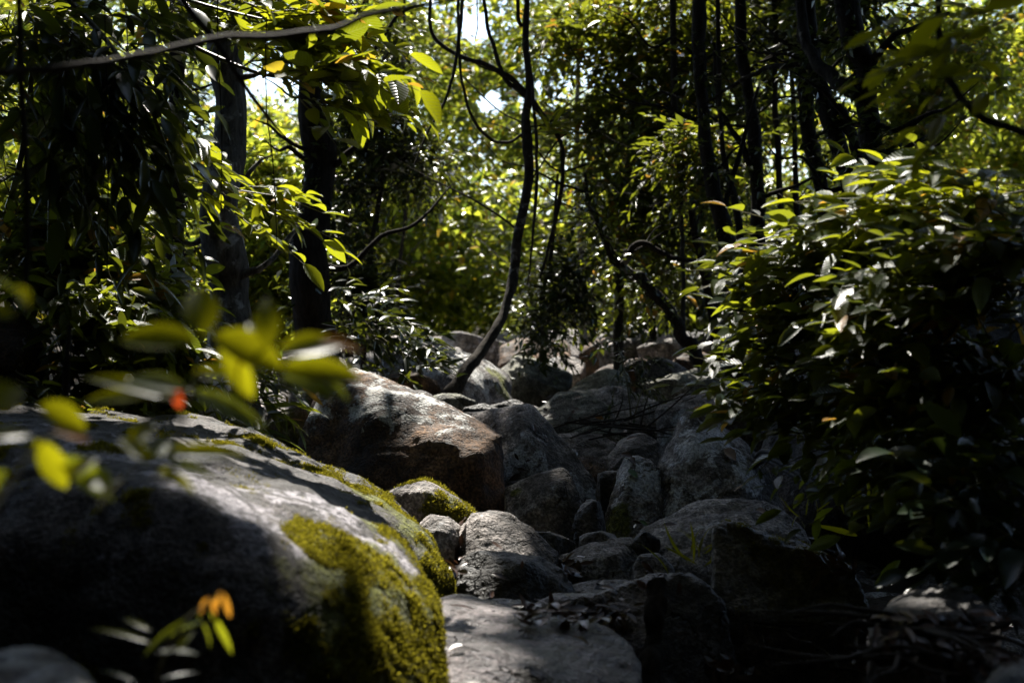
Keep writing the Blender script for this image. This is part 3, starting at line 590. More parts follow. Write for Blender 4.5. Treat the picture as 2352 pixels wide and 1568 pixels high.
# canopy holes: where the sun reaches the stream bed (point, radius)
HOLES = [(P(900, 885, 6.5), .2), (P(990, 920, 6.3), .16), (P(1075, 962, 5.9), .16), (P(1180, 1190, 4.85), .08), (P(820, 868, 6.4), .2), (P(1015, 1140, 5.0), .20), (P(1015, 1210, 4.8), .17), (P(1060, 1180, 5), .12),
         (P(880, 1120, 4.3), .22), (P(900, 1380, 3.0), .26), (P(960, 1480, 3.0), .24), (P(840, 1190, 3.6), .14), (P(600, 1190, 3.0), .12), (P(450, 1110, 3.1), .12),
         (P(1150, 1510, 3.25), .12), (P(960, 1230, 3.4), .14), (P(640, 940, 6.8), .2),
         (P(1020, 800, 10.5), .45), (P(1200, 785, 15), .9), (P(1280, 825, 13), .45), (P(1120, 880, 10), .3), (P(1090, 785, 16.5), 1.0), (P(1300, 760, 17), .9),
         (P(620, 560, 12), 1.7), (P(850, 150, 4.6), .35), (P(800, 180, 4.6), .3), (P(660, 480, 4.8), .45), (P(600, 330, 4.8), .35), (P(700, 240, 4.6), .3),
         (P(600, 960, 4.8), .25), (P(640, 880, 5.4), .3), (P(430, 800, 5), .3), (P(300, 700, 5), .35), (P(150, 620, 5), .3), (P(520, 740, 5.2), .3),
         (P(1750, 600, 4.2), .3), (P(1900, 450, 4.2), .45), (P(1680, 820, 4.4), .22), (P(2000, 560, 4.0), .35), (P(1800, 760, 4.2), .2), (P(1720, 930, 4.4), .18), (P(2150, 430, 4), .3), (P(1960, 700, 4), .15),
         (P(450, 740, 1.35), .12), (P(600, 740, 1.35), .12), (P(740, 820, 1.35), .12), (P(350, 760, 1.35), .1), (P(100, 960, 1.3), .12), (P(450, 1050, 1.35), .1), (P(300, 1040, 1.35), .1), (P(430, 1450, 1.6), .2),
         (P(200, 1000, 1.3), .08), (P(20, 640, 1.3), .06), (P(1560, 350, 11), .7), (P(860, 300, 11), 1.2), (P(950, 560, 14), 2.5)]
def lit_dist(p, margin):
    """smallest (distance to sun ray)/radius over the holes"""
    best = np.full(len(p), 9.)
    for c, r in HOLES:
        q = p - c; s = q @ S; dd = np.linalg.norm(q - s[:, None] * S, axis=1) / r
        best = np.minimum(best, np.where(s > .3, dd - margin / r, 9.))
    return best
# half-open places where flecks of sun fall (point, radius, share of canopy leaves kept)
SOFT = [(P(250, 300, 4.8), .9, .55), (P(300, 700, 5.1), .6, .5), (P(680, 200, 4.7), .7, .3), (P(560, 450, 4.9), .55, .4), (P(60, 600, 5.3), .7, .5), (P(1850, 560, 4.2), .8, .5), (P(2150, 450, 4), .8, .62), (P(1800, 820, 4.4), .5, .5),
        (P(620, 900, 5.4), .4, .4), (P(900, 760, 8.2), 1.0, .5), (P(1400, 300, 12.6), 2.6, .45), (P(1700, 500, 10), 2.2, .6), (P(870, 350, 11), 1.8, .35), (P(1060, 830, 10), 1.0, .5), (P(200, 950, 1.3), .35, .4), (P(450, 820, 1.4), .3, .3),
        (P(1240, 700, 11), .8, .5)]
# places the photograph shows in unbroken shade (point, radius)
ANTI = [(P(330, 128, 2.0), .5), (P(2250, 1250, 3.2), .7), (P(100, 1560, 1.7), .3), (P(250, 1060, 3.5), .75), (P(-50, 1100, 3.5), .6), (P(560, 1000, 4.2), .3), (P(1950, 1450, 3.2), .9), (P(2150, 1250, 3.7), .9), (P(1600, 1450, 3.7), .5), (P(2350, 950, 3.8), .5), (P(1480, 800, 8.7), .8)]
def in_anti(p):
    k = np.zeros(len(p), bool)
    for c, r in ANTI:
        q = p - c; t = q @ S; k |= (t > .5) & (np.linalg.norm(q - t[:, None] * S, axis=1) < r)
    return k
def keep_mask(p, margin=.05):
    ld = lit_dist(p, margin); k = ld > 1.0 + .2 * fbm(p * 2.2, 2)
    u = .5 + .9 * fbm(p * 3.1 + 50, 2)
    soft = np.ones(len(p), bool)
    for c, r, sh in SOFT:
        q = p - c; t = q @ S; dd = np.linalg.norm(q - t[:, None] * S, axis=1) / r
        soft &= ~((t > .3) & (dd < 1) & (u > sh))
    return k & (soft | in_anti(p))
def ball(n, c, r):
    v = nrm(rng.normal(0, 1, (n, 3))) * rng.random((n, 1)) ** .45 * np.array(r); return np.array(c) + v

# ------------------------------------------------------------------ leaf roof overhead, out of frame, shaped to place sun and shade
def canopy():
    n = 150000
    x = rng.uniform(-16, 16, n); y = rng.uniform(-9, 25, n)
    z = H + 6.2 + .22 * np.clip(y, 0, 40) + rng.random(n) ** 1.3 * 4.2
    p = np.stack([x, y, z], 1)
    den = fbm(p * np.array([.28, .28, .25]) + 31, 3)
    far_thin = np.clip((y - 13) / 10, 0, 1)
    p = p[(den > -.75 + .6 * far_thin)]
    over = (np.abs(p[:, 0] + .1) < 2.6) & (p[:, 1] > .5) & (p[:, 1] < 8)      # thinned to let sky light down onto the rocks
    p = p[~over | (rng.random(len(p)) < .14)]
    for c, r in ANTI:      # extra leaves added along the sun rays to darken chosen spots
        m = int(1100 * r * r); o = rng.normal(0, 1, (m, 3)); o -= (o @ S)[:, None] * S; o = nrm(o) * r * np.sqrt(rng.random((m, 1)))
        hh = (H + 6.5 + 3 * rng.random(m) - c[2]) / S[2]; p = np.concatenate([p, c + o + hh[:, None] * S])
    p = p[keep_mask(p, .17)]
    m = len(p)
    return leaf_geo(p, rng.normal(0, 1, (m, 3)) * np.array([1, 1, .4]), rng.normal(0, .4, (m, 3)) + np.array([0, 0, 1]), rng.uniform(.28, .5, m), .5, 'far')
g1 = canopy()
# foliage that closes the glade behind and beside the camera
n = 130000
a = rng.uniform(math.radians(125), math.radians(415), n); r = rng.uniform(6.5, 10, n)
p = np.stack([r * np.cos(a), r * np.sin(a) * .9 + 1, H - 2 + rng.random(n) * 11], 1)
side = np.abs(p[:, 0]) / np.maximum(p[:, 1], .01); p = p[(p[:, 1] < 1.5) | (side > .9)]; m = len(p)
g2 = leaf_geo(p, rng.normal(0, 1, (m, 3)), rng.normal(0, .6, (m, 3)) + np.array([0, -.3, 1]), rng.uniform(.25, .45, m), .5, 'far')
cg = join([g1, g2])
props(mesh_obj('shade_canopy', cg[0], cg[1], M['leaf_dk'], origin=(0, 0, 6)), 'unseen leaf canopy and thicket shaped to dapple and shade the stream bed', 'canopy', kind='stuff')

# ------------------------------------------------------------------ far sunlit wood
def far_wood():
    out = []; C = []
    def gap(px, py):
        return ((px - 1095) / 50) ** 2 + ((py - 60) / 50) ** 2 < 1 or ((px - 1120) / 36) ** 2 + ((py - 235) / 36) ** 2 < 1
    tries = 0
    while len(C) < 800 and tries < 60000:
        tries += 1
        d = rng.uniform(21, 50); px = rng.uniform(-500, 2850); x = (px - 1176) / FP * d
        top = zbed(x, d) + (rng.uniform(.2, 2.6) if rng.random() < .38 else rng.uniform(.3, 9.5))
        py = 784 - (top - H) / d * FP
        if py < -250 or py > 800: continue
        if d < 26 and abs(px - 1250) < 160 and py > 640: continue
        if gap(px, py): continue
        C.append((x, d, top))
    for px, py in [(1015, 20), (1000, 110), (1060, 150), (1130, 150), (1190, 100), (1170, 20), (1050, 215), (1180, 220), (1120, 320), (1060, 290), (950, 60), (1180, 300), (980, 200), (1110, 175)]:
        q = P(px, py, rng.uniform(25, 31)); C.append((q[0], q[1], q[2]))
    C = np.array(C)
    for i, c in enumerate(C):
        k = int(rng.uniform(500, 800)); rr = rng.uniform(.8, 1.5)
        p = ball(k, c, (rr * 1.15, rr, rr * .7))
        out.append(p)
    p = np.concatenate(out)
    qx = p[:, 0] / p[:, 1] * FP + 1176; qy = 784 - (p[:, 2] - H) / p[:, 1] * FP
    nz = .35 * fbm(p * .5, 3)
    g_ = np.minimum(((qx - 1095) / 62) ** 2 + ((qy - 55) / 60) ** 2, ((qx - 1125) / 50) ** 2 + ((qy - 235) / 42) ** 2)
    p = p[g_ > .45 + 1.0 * nz]
    m = len(p)
    dirs = rng.normal(0, 1, (m, 3)) * np.array([1, 1, .5]) + np.array([0, 0, -.4])
    nn = rng.normal(0, .45, (m, 3)) + np.array([0, -.25, 1])
    return leaf_geo(p, dirs, nn, np.clip(.15 * np.exp(rng.normal(0, .4, m)), .06, .34), .5, 'far')
fw = far_wood()
props(mesh_obj('distant_woodland', fw[0], fw[1], M['leaf_far'], origin=(0, 30, H)), 'sunlit yellow-green wood filling the valley behind the stream', 'woodland', kind='stuff')

# ------------------------------------------------------------------ trees
def branch_tubes(lst, sides=7, rough=.05):
    return join([tube([P(*q) for q in b[0]], b[1], sides, 6, rough, i) for i, b in enumerate(lst)])
def foliage(blobs, size, ddir=(0, 0, -.2), up=(0, 0, 1), kind='near', nl=8, length=.4, droop=.25, width=.42, jit=.3, dj=.6, carve=False, njit=.35):
    """blobs: (px, py, d, radius px, sprays)"""
    S_ = []
    for px, py, d, r, n in blobs:
        rr = r / FP * d; S_.append(ball(n, P(px, py, d), (rr, rr * 1.1, rr * .75)))
    s = np.concatenate(S_)
    if carve: s = s[keep_mask(s)]
    dd = np.array(ddir) + rng.normal(0, dj, (len(s), 3))
    return sprays(s, dd, length * rng.uniform(.6, 1.2, len(s)), nl, size, droop, up, jit=jit, width=width, kind=kind, njit=njit)
def tree(label, path, widths, mat='bark', limbs=(), blobs=(), leaf='leaf_far', size=.12, name='tree', sides=14, crown=True, root=0., kind='far', nl=9, length=.55, cn=200, dd=(0, 0, -.1)):
    base = P(*path[0]); t = thing(name, label, 'tree', base)
    pts = [P(*q) for q in path]; rad = [w_ / 2 / FP * q[2] for w_, q in zip(widths, path)]
    pts_w = [p_ + (0 if k_ == 0 else 1) * r_ * .35 * np.random.default_rng(k_ + int(path[0][0])).normal(0, 1, 3) * np.array([1, 1, 0]) for k_, (p_, r_) in enumerate(zip(pts, rad))]
    mesh_obj('trunk', *tube(pts_w, rad, sides, 10, .11, seed=path[0][0]), M[mat], parent=t)
    for lb in limbs:
        mesh_obj('branch', *tube([P(*q) for q in lb[0]], [w_ / 2 / FP * lb[0][0][2] for w_ in lb[1]], 7, 6, .06, seed=lb[0][0][0]), M[mat], parent=t)
    tr_ = np.random.default_rng(int(path[0][0]) + 5)
    if max(widths) > 11 and len(pts) > 3:
        pp = path_smooth(pts, 8); vis = [k for k in range(4, len(pp)) if -.2 < (784 - (pp[k][2] - H) / pp[k][1] * FP) / 784 < .85]
        for k_ in range(7 if vis else 0):
            k = vis[int(tr_.integers(len(vis)))]; a = pp[k]; sg = tr_.choice([-1, 1]); L_ = tr_.uniform(.35, 1.3) * path[0][2] / 10
            q = [a + L_ * np.array([sg * u * .8, tr_.normal(0, .15) * u, .45 * u ** 1.3 + tr_.normal(0, .06)]) for u in (0, .25, .5, .75, 1.)]
            r0 = rad[len(rad) // 2] * tr_.uniform(.16, .34)
            mesh_obj('branch', *tube(q, [r0, r0 * .8, r0 * .6, r0 * .4, r0 * .15], 6, 5, .1, seed=k), M[mat], parent=t)
    if len(pts) > 3 and widths[1] > 24 and path[0][2] < 11 and mat == 'bark':
        pp = path_smooth(pts, 8); vis = np.array([q for q in pp if -.1 < (784 - (q[2] - H) / q[1] * FP) / 784 < .95])
        c_ = vis[tr_.integers(len(vis), size=70)] + tr_.normal(0, rad[2] * .5, (70, 3))
        g_ = sprays(c_, tr_.normal(0, 1, (70, 3)) + np.array([0, -.5, -.3]), .16, 5, .07, .4, kind='far', width=.5)
        mesh_obj('climber', g_[0][0], g_[0][1], M['leaf_dk'], parent=t, uv=g_[0][2])['kind'] = 'stuff'
    bl = list(blobs)
    L = []
    if crown:
        top = pts[-1]; s = ball(cn, top + np.array([0, 0, .6]), (1.9, 1.9, 1.1)); s = s[keep_mask(s)]
        if len(s): L.append(sprays(s, rng.normal(0, 1, (len(s), 3)) * np.array([1, 1, .3]), .7, 8, .2, kind='far', width=.45, carve=True))
    if bl: L.append(foliage(bl, size, kind=kind, nl=nl, length=length, ddir=dd, droop=.3))
    if L:
        g = join([a[0] for a in L]); mesh_obj('crown', g[0], g[1], M[leaf], parent=t, uv=g[2])
        g = join([a[1] for a in L]); mesh_obj('twigs', g[0], g[1], M['twig'], parent=t)['kind'] = 'stuff'
    return t

tree('thick trunk with pale upper bark rising behind the blurred sprig at the left', [(545, 960, 8), (530, 800, 8), (522, 640, 8), (515, 450, 8), (520, 250, 8), (525, 0, 8), (530, -500, 8.2), (540, -1500, 8.5)],
     [130, 108, 90, 84, 74, 66, 60, 45], 'bark_pale')
tree('dark thick trunk flaring at its foot, second from the left', [(705, 900, 9.2), (712, 760, 9.2), (718, 600, 9.2), (722, 400, 9.2), (724, 200, 9.2), (716, 0, 9.2), (712, -500, 9.3), (720, -1300, 9.5)],
     [150, 100, 72, 62, 58, 54, 50, 40], 'bark')
tree('slender curved tree leaning over the boulders at the centre, hung with vines',
     [(985, 935, 9.3), (1040, 885, 9.4), (1095, 815, 9.6), (1140, 735, 9.8), (1170, 640, 10), (1190, 530, 10), (1207, 420, 10), (1213, 300, 10), (1213, 200, 10), (1210, 60, 10), (1205, -300, 10), (1190, -900, 10)],
     [30, 30, 26, 24, 23, 22, 20, 20, 19, 15, 13, 8], 'bark_thin', sides=9,
     limbs=[([(1208, 225, 10), (1180, 185, 10), (1120, 150, 9.9), (1060, 130, 9.8), (1015, 105, 9.8), (990, 60, 9.8), (985, -60, 9.8), (960, -500, 9.8)], [14, 12, 11, 10, 9, 8, 8, 5]),
            ([(1205, 215, 10), (1160, 180, 10), (1135, 110, 10), (1115, 30, 10), (1100, -200, 10)], [11, 10, 9, 8, 5]),
            ([(1200, 60, 10), (1190, 20, 10), (1180, -200, 10)], [10, 9, 6]),
            ([(1225, 235, 10), (1250, 270, 10), (1285, 320, 10), (1292, 390, 10), (1282, 470, 10), (1262, 560, 10), (1240, 640, 10)], [13, 12, 11, 10, 9, 8, 4])])
# vines on the central tree
def vine(label, pts, wpx, mat='bark_thin', name='vine', rough=.08, cat='vine'):
    q = [P(*a) for a in pts]; V, F = tube(q, [w_ / 2 / FP * pts[0][2] for w_ in wpx], 6, 8, rough, seed=pts[0][0])
    return props(mesh_obj(name, V, F, M[mat], origin=q[0]), label, cat)
vine('looping vine swinging from the canopy to the slender central tree', [(1065, -200, 9.7), (1052, 0, 9.7), (1055, 130, 9.7), (1065, 210, 9.7), (1090, 280, 9.8), (1130, 322, 9.9), (1170, 325, 10), (1205, 305, 10)], [7, 7, 7, 7, 7, 7, 7, 6])
vine('straight vine slanting down left of the looping vine', [(1075, -200, 9.5), (1058, 40, 9.5), (1045, 150, 9.5), (1020, 240, 9.5), (985, 300, 9.5), (950, 380, 9.5)], [8, 8, 7, 6, 5, 3])
vine('vertical vine hanging just right of the slender central trunk', [(1222, 200, 9.9), (1230, 300, 9.9), (1232, 420, 9.9), (1222, 560, 9.9), (1212, 655, 9.9)], [7, 7, 7, 6, 4])
fern = thing('epiphyte_fern', 'green fern clump growing on the bent branch right of the central trunk', 'fern', P(1268, 300, 9.95))
n = 26; fp = np.tile(P(1262, 300, 9.95), (n, 1)) + rng.normal(0, .02, (n, 3)); a = rng.uniform(-2.6, .6, n)
g = leaf_geo(fp, np.stack([np.cos(a) * 1., rng.normal(0, .5, n), -np.sin(a) * .6 + .1], 1), rng.normal(0, .4, (n, 3)) + np.array([0, -.4, 1]), rng.uniform(.14, .26, n), .12, 'near', 2.5)
mesh_obj('fronds', *g[:2], M['leaf_y'], parent=fern, uv=g[2])

# right-hand group of trunks
RT = [('broad dark leaning trunk, the thickest in the right-hand group', [(2060, 560, 7.8), (2020, 380, 7.8), (1998, 280, 7.8), (1970, 150, 7.8), (1945, 20, 7.8), (1930, -300, 7.8), (1900, -1300, 8)], [74, 60, 56, 52, 56, 56, 40],
       [([(1985, 230, 7.8), (1998, 170, 7.8), (2040, 95, 7.7), (2100, 62, 7.6), (2180, 30, 7.5)], [24, 22, 16, 12, 8]), ([(2036, 100, 7.7), (2070, 130, 7.7), (2115, 180, 7.6)], [14, 10, 5]), ([(1975, 220, 7.8), (1900, 170, 8), (1850, 90, 8.2), (1830, -60, 8.3)], [34, 30, 26, 24])]),
      ('dark trunk leaning left beside the thickest right-hand trunk', [(1990, 560, 8.5), (1948, 420, 8.5), (1920, 300, 8.5), (1885, 190, 8.5), (1862, 80, 8.5), (1850, -200, 8.5), (1830, -1200, 8.5)], [44, 38, 38, 36, 40, 40, 30],
       [([(1870, 150, 8.5), (1800, 150, 8.6), (1740, 165, 8.8), (1670, 205, 9), (1610, 245, 9.2)], [18, 16, 13, 9, 5]), ([(1925, 250, 8.5), (1960, 320, 8.4), (1980, 400, 8.3)], [24, 24, 20])]),
      ('straight dark trunk third from the right-hand bushes', [(1900, 640, 9.5), (1882, 480, 9.5), (1868, 330, 9.5), (1848, 180, 9.5), (1835, 0, 9.5), (1830, -800, 9.5)], [34, 30, 27, 26, 26, 20], []),
      ('tall black trunk in the middle of the right-hand group', [(1765, 900, 10), (1752, 650, 10), (1742, 500, 10), (1728, 330, 10), (1715, 180, 10), (1700, 0, 10), (1690, -800, 10)], [50, 40, 34, 32, 26, 22, 18], [([(1735, 420, 10), (1700, 330, 10), (1650, 240, 10), (1640, 100, 10)], [16, 14, 12, 8])]),
      ('long slightly bent trunk at the left of the right-hand group', [(1705, 900, 9.2), (1688, 730, 9.2), (1662, 570, 9.2), (1632, 430, 9.2), (1612, 300, 9.2), (1602, 150, 9.2), (1600, 0, 9.2), (1600, -900, 9.3)], [50, 42, 38, 36, 30, 28, 26, 20],
       [([(1650, 520, 9.2), (1680, 420, 9.2), (1705, 330, 9.2), (1740, 200, 9.2)], [14, 12, 9, 6])]),
      ('thin forked trunk between the two black trunks', [(1720, 820, 9.8), (1700, 600, 9.8), (1690, 470, 9.8), (1668, 380, 9.8), (1655, 250, 9.8), (1640, -400, 9.8)], [20, 17, 15, 13, 10, 8], []),
      ('leaning black trunk slanting down right over the far boulders', [(1620, 850, 10.5), (1575, 780, 10.5), (1535, 715, 10.5), (1475, 650, 10.4), (1415, 598, 10.3), (1385, 540, 10.2), (1350, 460, 10.1), (1345, 400, 10)], [38, 32, 26, 25, 20, 14, 10, 5],
       [([(1430, 610, 10.3), (1470, 560, 10.2), (1540, 590, 10.2), (1600, 598, 10.3)], [15, 13, 11, 8])]),
      ('slim trunk standing behind the leaning black trunk', [(1655, 860, 12), (1635, 700, 12), (1612, 580, 12), (1585, 470, 12), (1560, 350, 12), (1545, 100, 12), (1540, -500, 12)], [26, 24, 22, 20, 17, 14, 10], []),
      ('faint slim trunk with pale bark near the centre of the far bank', [(1342, 830, 17), (1338, 700, 17), (1330, 560, 17), (1322, 350, 17), (1330, 0, 17)], [17, 15, 13, 11, 9], []),
      ('second slim trunk on the far bank beside the pale one', [(1368, 820, 19), (1362, 650, 19), (1366, 450, 19), (1372, 100, 19)], [10, 9, 8, 7], []),
      ('slim leaning trunk right of the far bright clearing', [(1500, 800, 14), (1490, 640, 14), (1470, 500, 14), (1440, 380, 14), (1420, 150, 14), (1400, -300, 14)], [15, 14, 12, 11, 10, 8], []),
      ('narrow trunk close behind the middle black trunk', [(1800, 760, 12), (1795, 560, 12), (1785, 400, 12), (1778, 200, 12), (1770, -200, 12)], [16, 15, 14, 12, 10], []),
      ('narrow trunk just left of the straight dark trunk', [(1840, 700, 12.5), (1832, 520, 12.5), (1826, 350, 12.5), (1815, 100, 12.5), (1810, -300, 12.5)], [14, 13, 12, 11, 9], []),
      ('dim trunk deep in the shade of the left thicket', [(395, 820, 9.5), (398, 600, 9.5), (402, 400, 9.5), (410, 100, 9.5), (415, -500, 9.5)], [50, 42, 40, 36, 30], []),
      ('pale thin trunk high up behind the two left trunks', [(800, 820, 13), (798, 500, 13), (790, 200, 13), (780, 0, 13), (770, -400, 13)], [20, 17, 15, 14, 10], []),
      ('slight trunk far behind the bright clearing left of centre', [(905, 800, 18), (915, 600, 18), (935, 450, 18), (925, 200, 18), (930, -100, 18)], [9, 9, 8, 7, 5], [([(935, 450, 18), (985, 400, 18), (1040, 370, 18)], [6, 5, 3])])]
for i, (lb, path, wd, lm) in enumerate(RT):
    tree(lb, path, wd, 'bark' if i != 8 else 'bark_pale', limbs=lm, crown=path[0][2] < 12 and path[-1][1] < 0, cn=130, sides=12)

# foliage-bearing trees in the middle distance
tree('dark leafy tree overhanging the stream right of centre', [(1420, 900, 12.5), (1430, 600, 12.8), (1450, 300, 13), (1440, 0, 13), (1430, -500, 13)], [22, 20, 18, 14, 10], 'bark',
     blobs=[(1310, 60, 13, 110, 98), (1420, 130, 13, 120, 113), (1530, 60, 13, 130, 113), (1490, 260, 12.6, 120, 113), (1360, 260, 12.8, 90, 60), (1560, 400, 12.4, 100, 82), (1440, 420, 12.4, 100, 76), (1620, 180, 12.5, 100, 76), (1500, 560, 12.3, 110, 82), (1330, 330, 12.6, 60, 30),
            (1600, 20, 12.5, 120, 91), (1410, 500, 12.5, 80, 45)], leaf='leaf', size=.13, crown=False)
tree('low leafy tree with drooping twigs over the far boulders', [(1240, 860, 12), (1250, 700, 12), (1265, 560, 12), (1280, 400, 12)], [12, 11, 9, 6], 'bark_thin',
     blobs=[(1240, 690, 12, 60, 70), (1290, 620, 12, 70, 70), (1230, 760, 11.5, 36, 40), (1320, 700, 12.3, 50, 30)], leaf='leaf_dk', size=.10, crown=False, length=.4)
tree('small-leaved tree with glinting blue-green foliage left of centre', [(830, 850, 11), (850, 600, 11), (880, 400, 11), (870, 150, 11)], [14, 13, 11, 8], 'bark_thin',
     blobs=[(850, 300, 11, 90, 110), (930, 340, 11.3, 80, 90), (800, 420, 11, 60, 60), (820, 200, 11, 70, 60), (880, 90, 11.5, 90, 70), (990, 390, 12, 60, 50), (800, 620, 10.5, 50, 60), (850, 690, 10.5, 60, 70), (790, 520, 11, 40, 40)], leaf='leaf_dk', size=.10, crown=False, length=.4)
tree('tree with white-glinting leaves in front of the right-hand trunks', [(1570, 800, 10.8), (1568, 600, 10.8), (1560, 450, 10.8), (1570, 330, 10.8)], [12, 10, 9, 7], 'bark_thin',
     blobs=[(1560, 350, 10.8, 60, 45), (1610, 320, 10.8, 40, 30), (1650, 370, 10.8, 60, 50), (1570, 430, 10.8, 24, 14)], leaf='leaf', size=.10, crown=False, length=.4)
tree('dense shadowed tree filling the gaps between the right-hand trunks', [(1680, 800, 14), (1690, 500, 14), (1700, 200, 14), (1700, -300, 14)], [16, 15, 13, 10], 'bark',
     blobs=[(1680, 60, 13.5, 100, 90), (1780, 60, 13, 90, 90), (1860, 40, 12, 80, 105), (1700, 330, 13.5, 70, 45), (1600, 620, 14, 90, 90), (1700, 640, 14, 90, 90), (1480, 690, 14.5, 80, 75), (1800, 560, 13, 70, 60), (1960, -20, 10, 60, 75), (1760, 250, 13, 60, 36)], leaf='leaf_dk', size=.13, crown=False)
tree('bright lime-green sapling in full sun between the two left trunks', [(630, 820, 12.5), (625, 700, 12.5), (620, 560, 12.5), (615, 450, 12.5)], [9, 8, 6, 4], 'bark_thin',
     blobs=[(620, 560, 12.5, 70, 90), (610, 650, 12.5, 60, 90), (640, 460, 12.5, 60, 70), (590, 730, 12.5, 40, 40), (440, 590, 12.5, 45, 40), (660, 700, 12.5, 40, 40), (600, 380, 12.5, 60, 60)], leaf='leaf_far', size=.14, crown=False, length=.5)
tree('yellow-leaved tree in the sun behind the thickest right-hand trunk', [(2150, 700, 15), (2140, 500, 15), (2120, 300, 15), (2110, 100, 15)], [14, 12, 10, 8], 'bark_thin',
     blobs=[(2100, 260, 15, 90, 110), (2060, 160, 15, 70, 60), (2170, 200, 15, 80, 70), (2090, 380, 15, 70, 50), (2160, 80, 15, 80, 60), (2250, 100, 14, 80, 60)], leaf='leaf_y', size=.14, crown=False, length=.5)

# ------------------------------------------------------------------ thicket on the left
def plant(name, label, cat, blobs, leaf, size, stems, stemmat='stem', group=None, **k):
    t = thing(name, label, cat, P(*stems[0][0][0]) if stems else P(*blobs[0][:3]), group)
    L, T = foliage(blobs, size, **k)
    mesh_obj('foliage', L[0], L[1], M[leaf], parent=t, uv=L[2])
    st = join([T] + [tube([P(*q) for q in s[0]], [w_ / 2 / FP * s[0][0][2] for w_ in s[1]], 6, 6, .04) for s in stems])
    mesh_obj('stem', st[0], st[1], M[stemmat], parent=t)
    return t
plant('hanging_branch', 'leafy branch with large backlit leaves reaching right in front of the second trunk', 'branch',
      [(570, 130, 4.7, 50, 5), (640, 170, 4.6, 50, 6), (710, 160, 4.6, 40, 6), (780, 150, 4.6, 30, 5), (700, 230, 4.6, 40, 5), (560, 60, 4.8, 80, 12), (640, 50, 4.8, 80, 10), (720, 60, 4.7, 60, 6)],
      'leaf_y', .115, [([(300, 40, 4.9), (450, 110, 4.8), (600, 170, 4.7), (740, 185, 4.6), (860, 190, 4.6)], [12, 10, 8, 5, 2]), ([(300, -40, 4.9), (500, 20, 4.8), (680, 60, 4.7)], [9, 7, 2])], ddir=(1, -.1, -.05), nl=6, length=.26, dj=.35, droop=.2, width=.46)
plant('hanging_branch', 'lower drooping branch with lime leaves crossing the two left trunks', 'branch',
      [(400, 410, 4.9, 30, 3), (560, 440, 4.8, 24, 3), (600, 480, 4.8, 20, 3), (540, 500, 4.9, 24, 2), (380, 300, 4.9, 50, 5)],
      'leaf_y', .105, [([(250, 250, 5.1), (400, 350, 5), (530, 440, 4.9), (640, 500, 4.8), (700, 520, 4.8)], [12, 9, 7, 4, 2])], ddir=(1, -.1, -.35), nl=6, length=.25, dj=.3, droop=.25, width=.42)
plant('hanging_branch', 'dark curtain of long drooping leaves in the upper left', 'branch',
      [(110, 60, 4.6, 80, 13), (210, 100, 4.5, 80, 14), (150, 230, 4.5, 80, 11), (260, 130, 4.6, 50, 7), (220, 290, 4.6, 60, 9), (260, 240, 4.7, 40, 4), (130, 360, 4.6, 60, 6), (320, 0, 4.7, 50, 5)],
      'leaf_dk', .13, [([(100, -60, 4.7), (250, 100, 4.6), (350, 260, 4.5), (430, 480, 4.6)], [16, 12, 9, 4])], ddir=(.5, -.1, -.5), nl=7, length=.32, dj=.35, droop=.5, width=.32)
plant('tree_branch', 'mass of small shaded leaves at the left edge of the canopy', 'branch',
      [(60, 60, 5.6, 110, 34), (60, 240, 5.6, 100, 34), (100, 400, 5.5, 100, 34), (40, 520, 5.4, 90, 26), (180, 520, 5.4, 90, 26), (160, 240, 5.8, 90, 20), (130, 30, 5.8, 110, 24), (320, 520, 5.6, 70, 14)],
      'leaf', .10, [([(-60, 700, 5.6), (40, 400, 5.6), (80, 100, 5.6), (100, -200, 5.6)], [18, 14, 12, 9])], ddir=(.5, -.2, -.4), nl=8, length=.3, dj=.5)
plant('tree_branch', 'high shaded foliage above the two left trunks', 'branch',
      [(480, 40, 6.5, 100, 26), (380, 20, 6.8, 100, 26), (600, -30, 6.5, 120, 34), (740, -30, 7, 90, 18), (280, 300, 7, 90, 20)],
      'leaf', .085, [([(300, -60, 6.8), (450, 20, 6.6), (620, 30, 6.5), (760, 0, 6.8)], [14, 11, 8, 4])], ddir=(.5, -.2, -.2), nl=8, length=.34, dj=.6)
LS = [('shrub of glossy ridged leaves above the left boulder', [(30, 620, 5.2, 90, 26), (130, 640, 5.2, 80, 26), (210, 610, 5.3, 60, 18), (80, 550, 5.4, 90, 24)], (60, 880, 5.3)),
      ('shrub with yellow and orange flecked leaves behind the blurred sprig', [(200, 700, 5.0, 80, 24), (270, 690, 5.1, 70, 22), (170, 770, 5.0, 70, 20), (310, 640, 5.3, 60, 14)], (260, 950, 5.2)),
      ('silvery-lit shrub leaning right at the foot of the thick trunk', [(320, 720, 5.3, 50, 12), (370, 760, 5.3, 40, 9), (300, 800, 5.2, 60, 14), (340, 690, 5.5, 40, 8), (420, 820, 5.2, 30, 5)], (380, 960, 5.4)),
      ('dark shrub between the left boulder and the mossy boulder', [(130, 850, 4.9, 60, 12), (220, 840, 4.9, 70, 15), (310, 870, 4.9, 60, 11), (180, 900, 4.9, 60, 8), (30, 880, 4.6, 40, 6)], (200, 980, 5.0))]
for lb, bl, st in LS:
    plant('shrub', lb, 'shrub', bl, 'leaf', .10, [([st, (st[0] + 10, st[1] - 120, st[2]), (st[0] + 40, st[1] - 260, st[2])], [7, 5, 2]), ([st, (st[0] - 30, st[1] - 100, st[2]), (st[0] - 40, st[1] - 220, st[2])], [6, 4, 2])],
          ddir=(.75, -.35, -.15), nl=7, length=.26, dj=.4, droop=.4, width=.40, njit=.4)
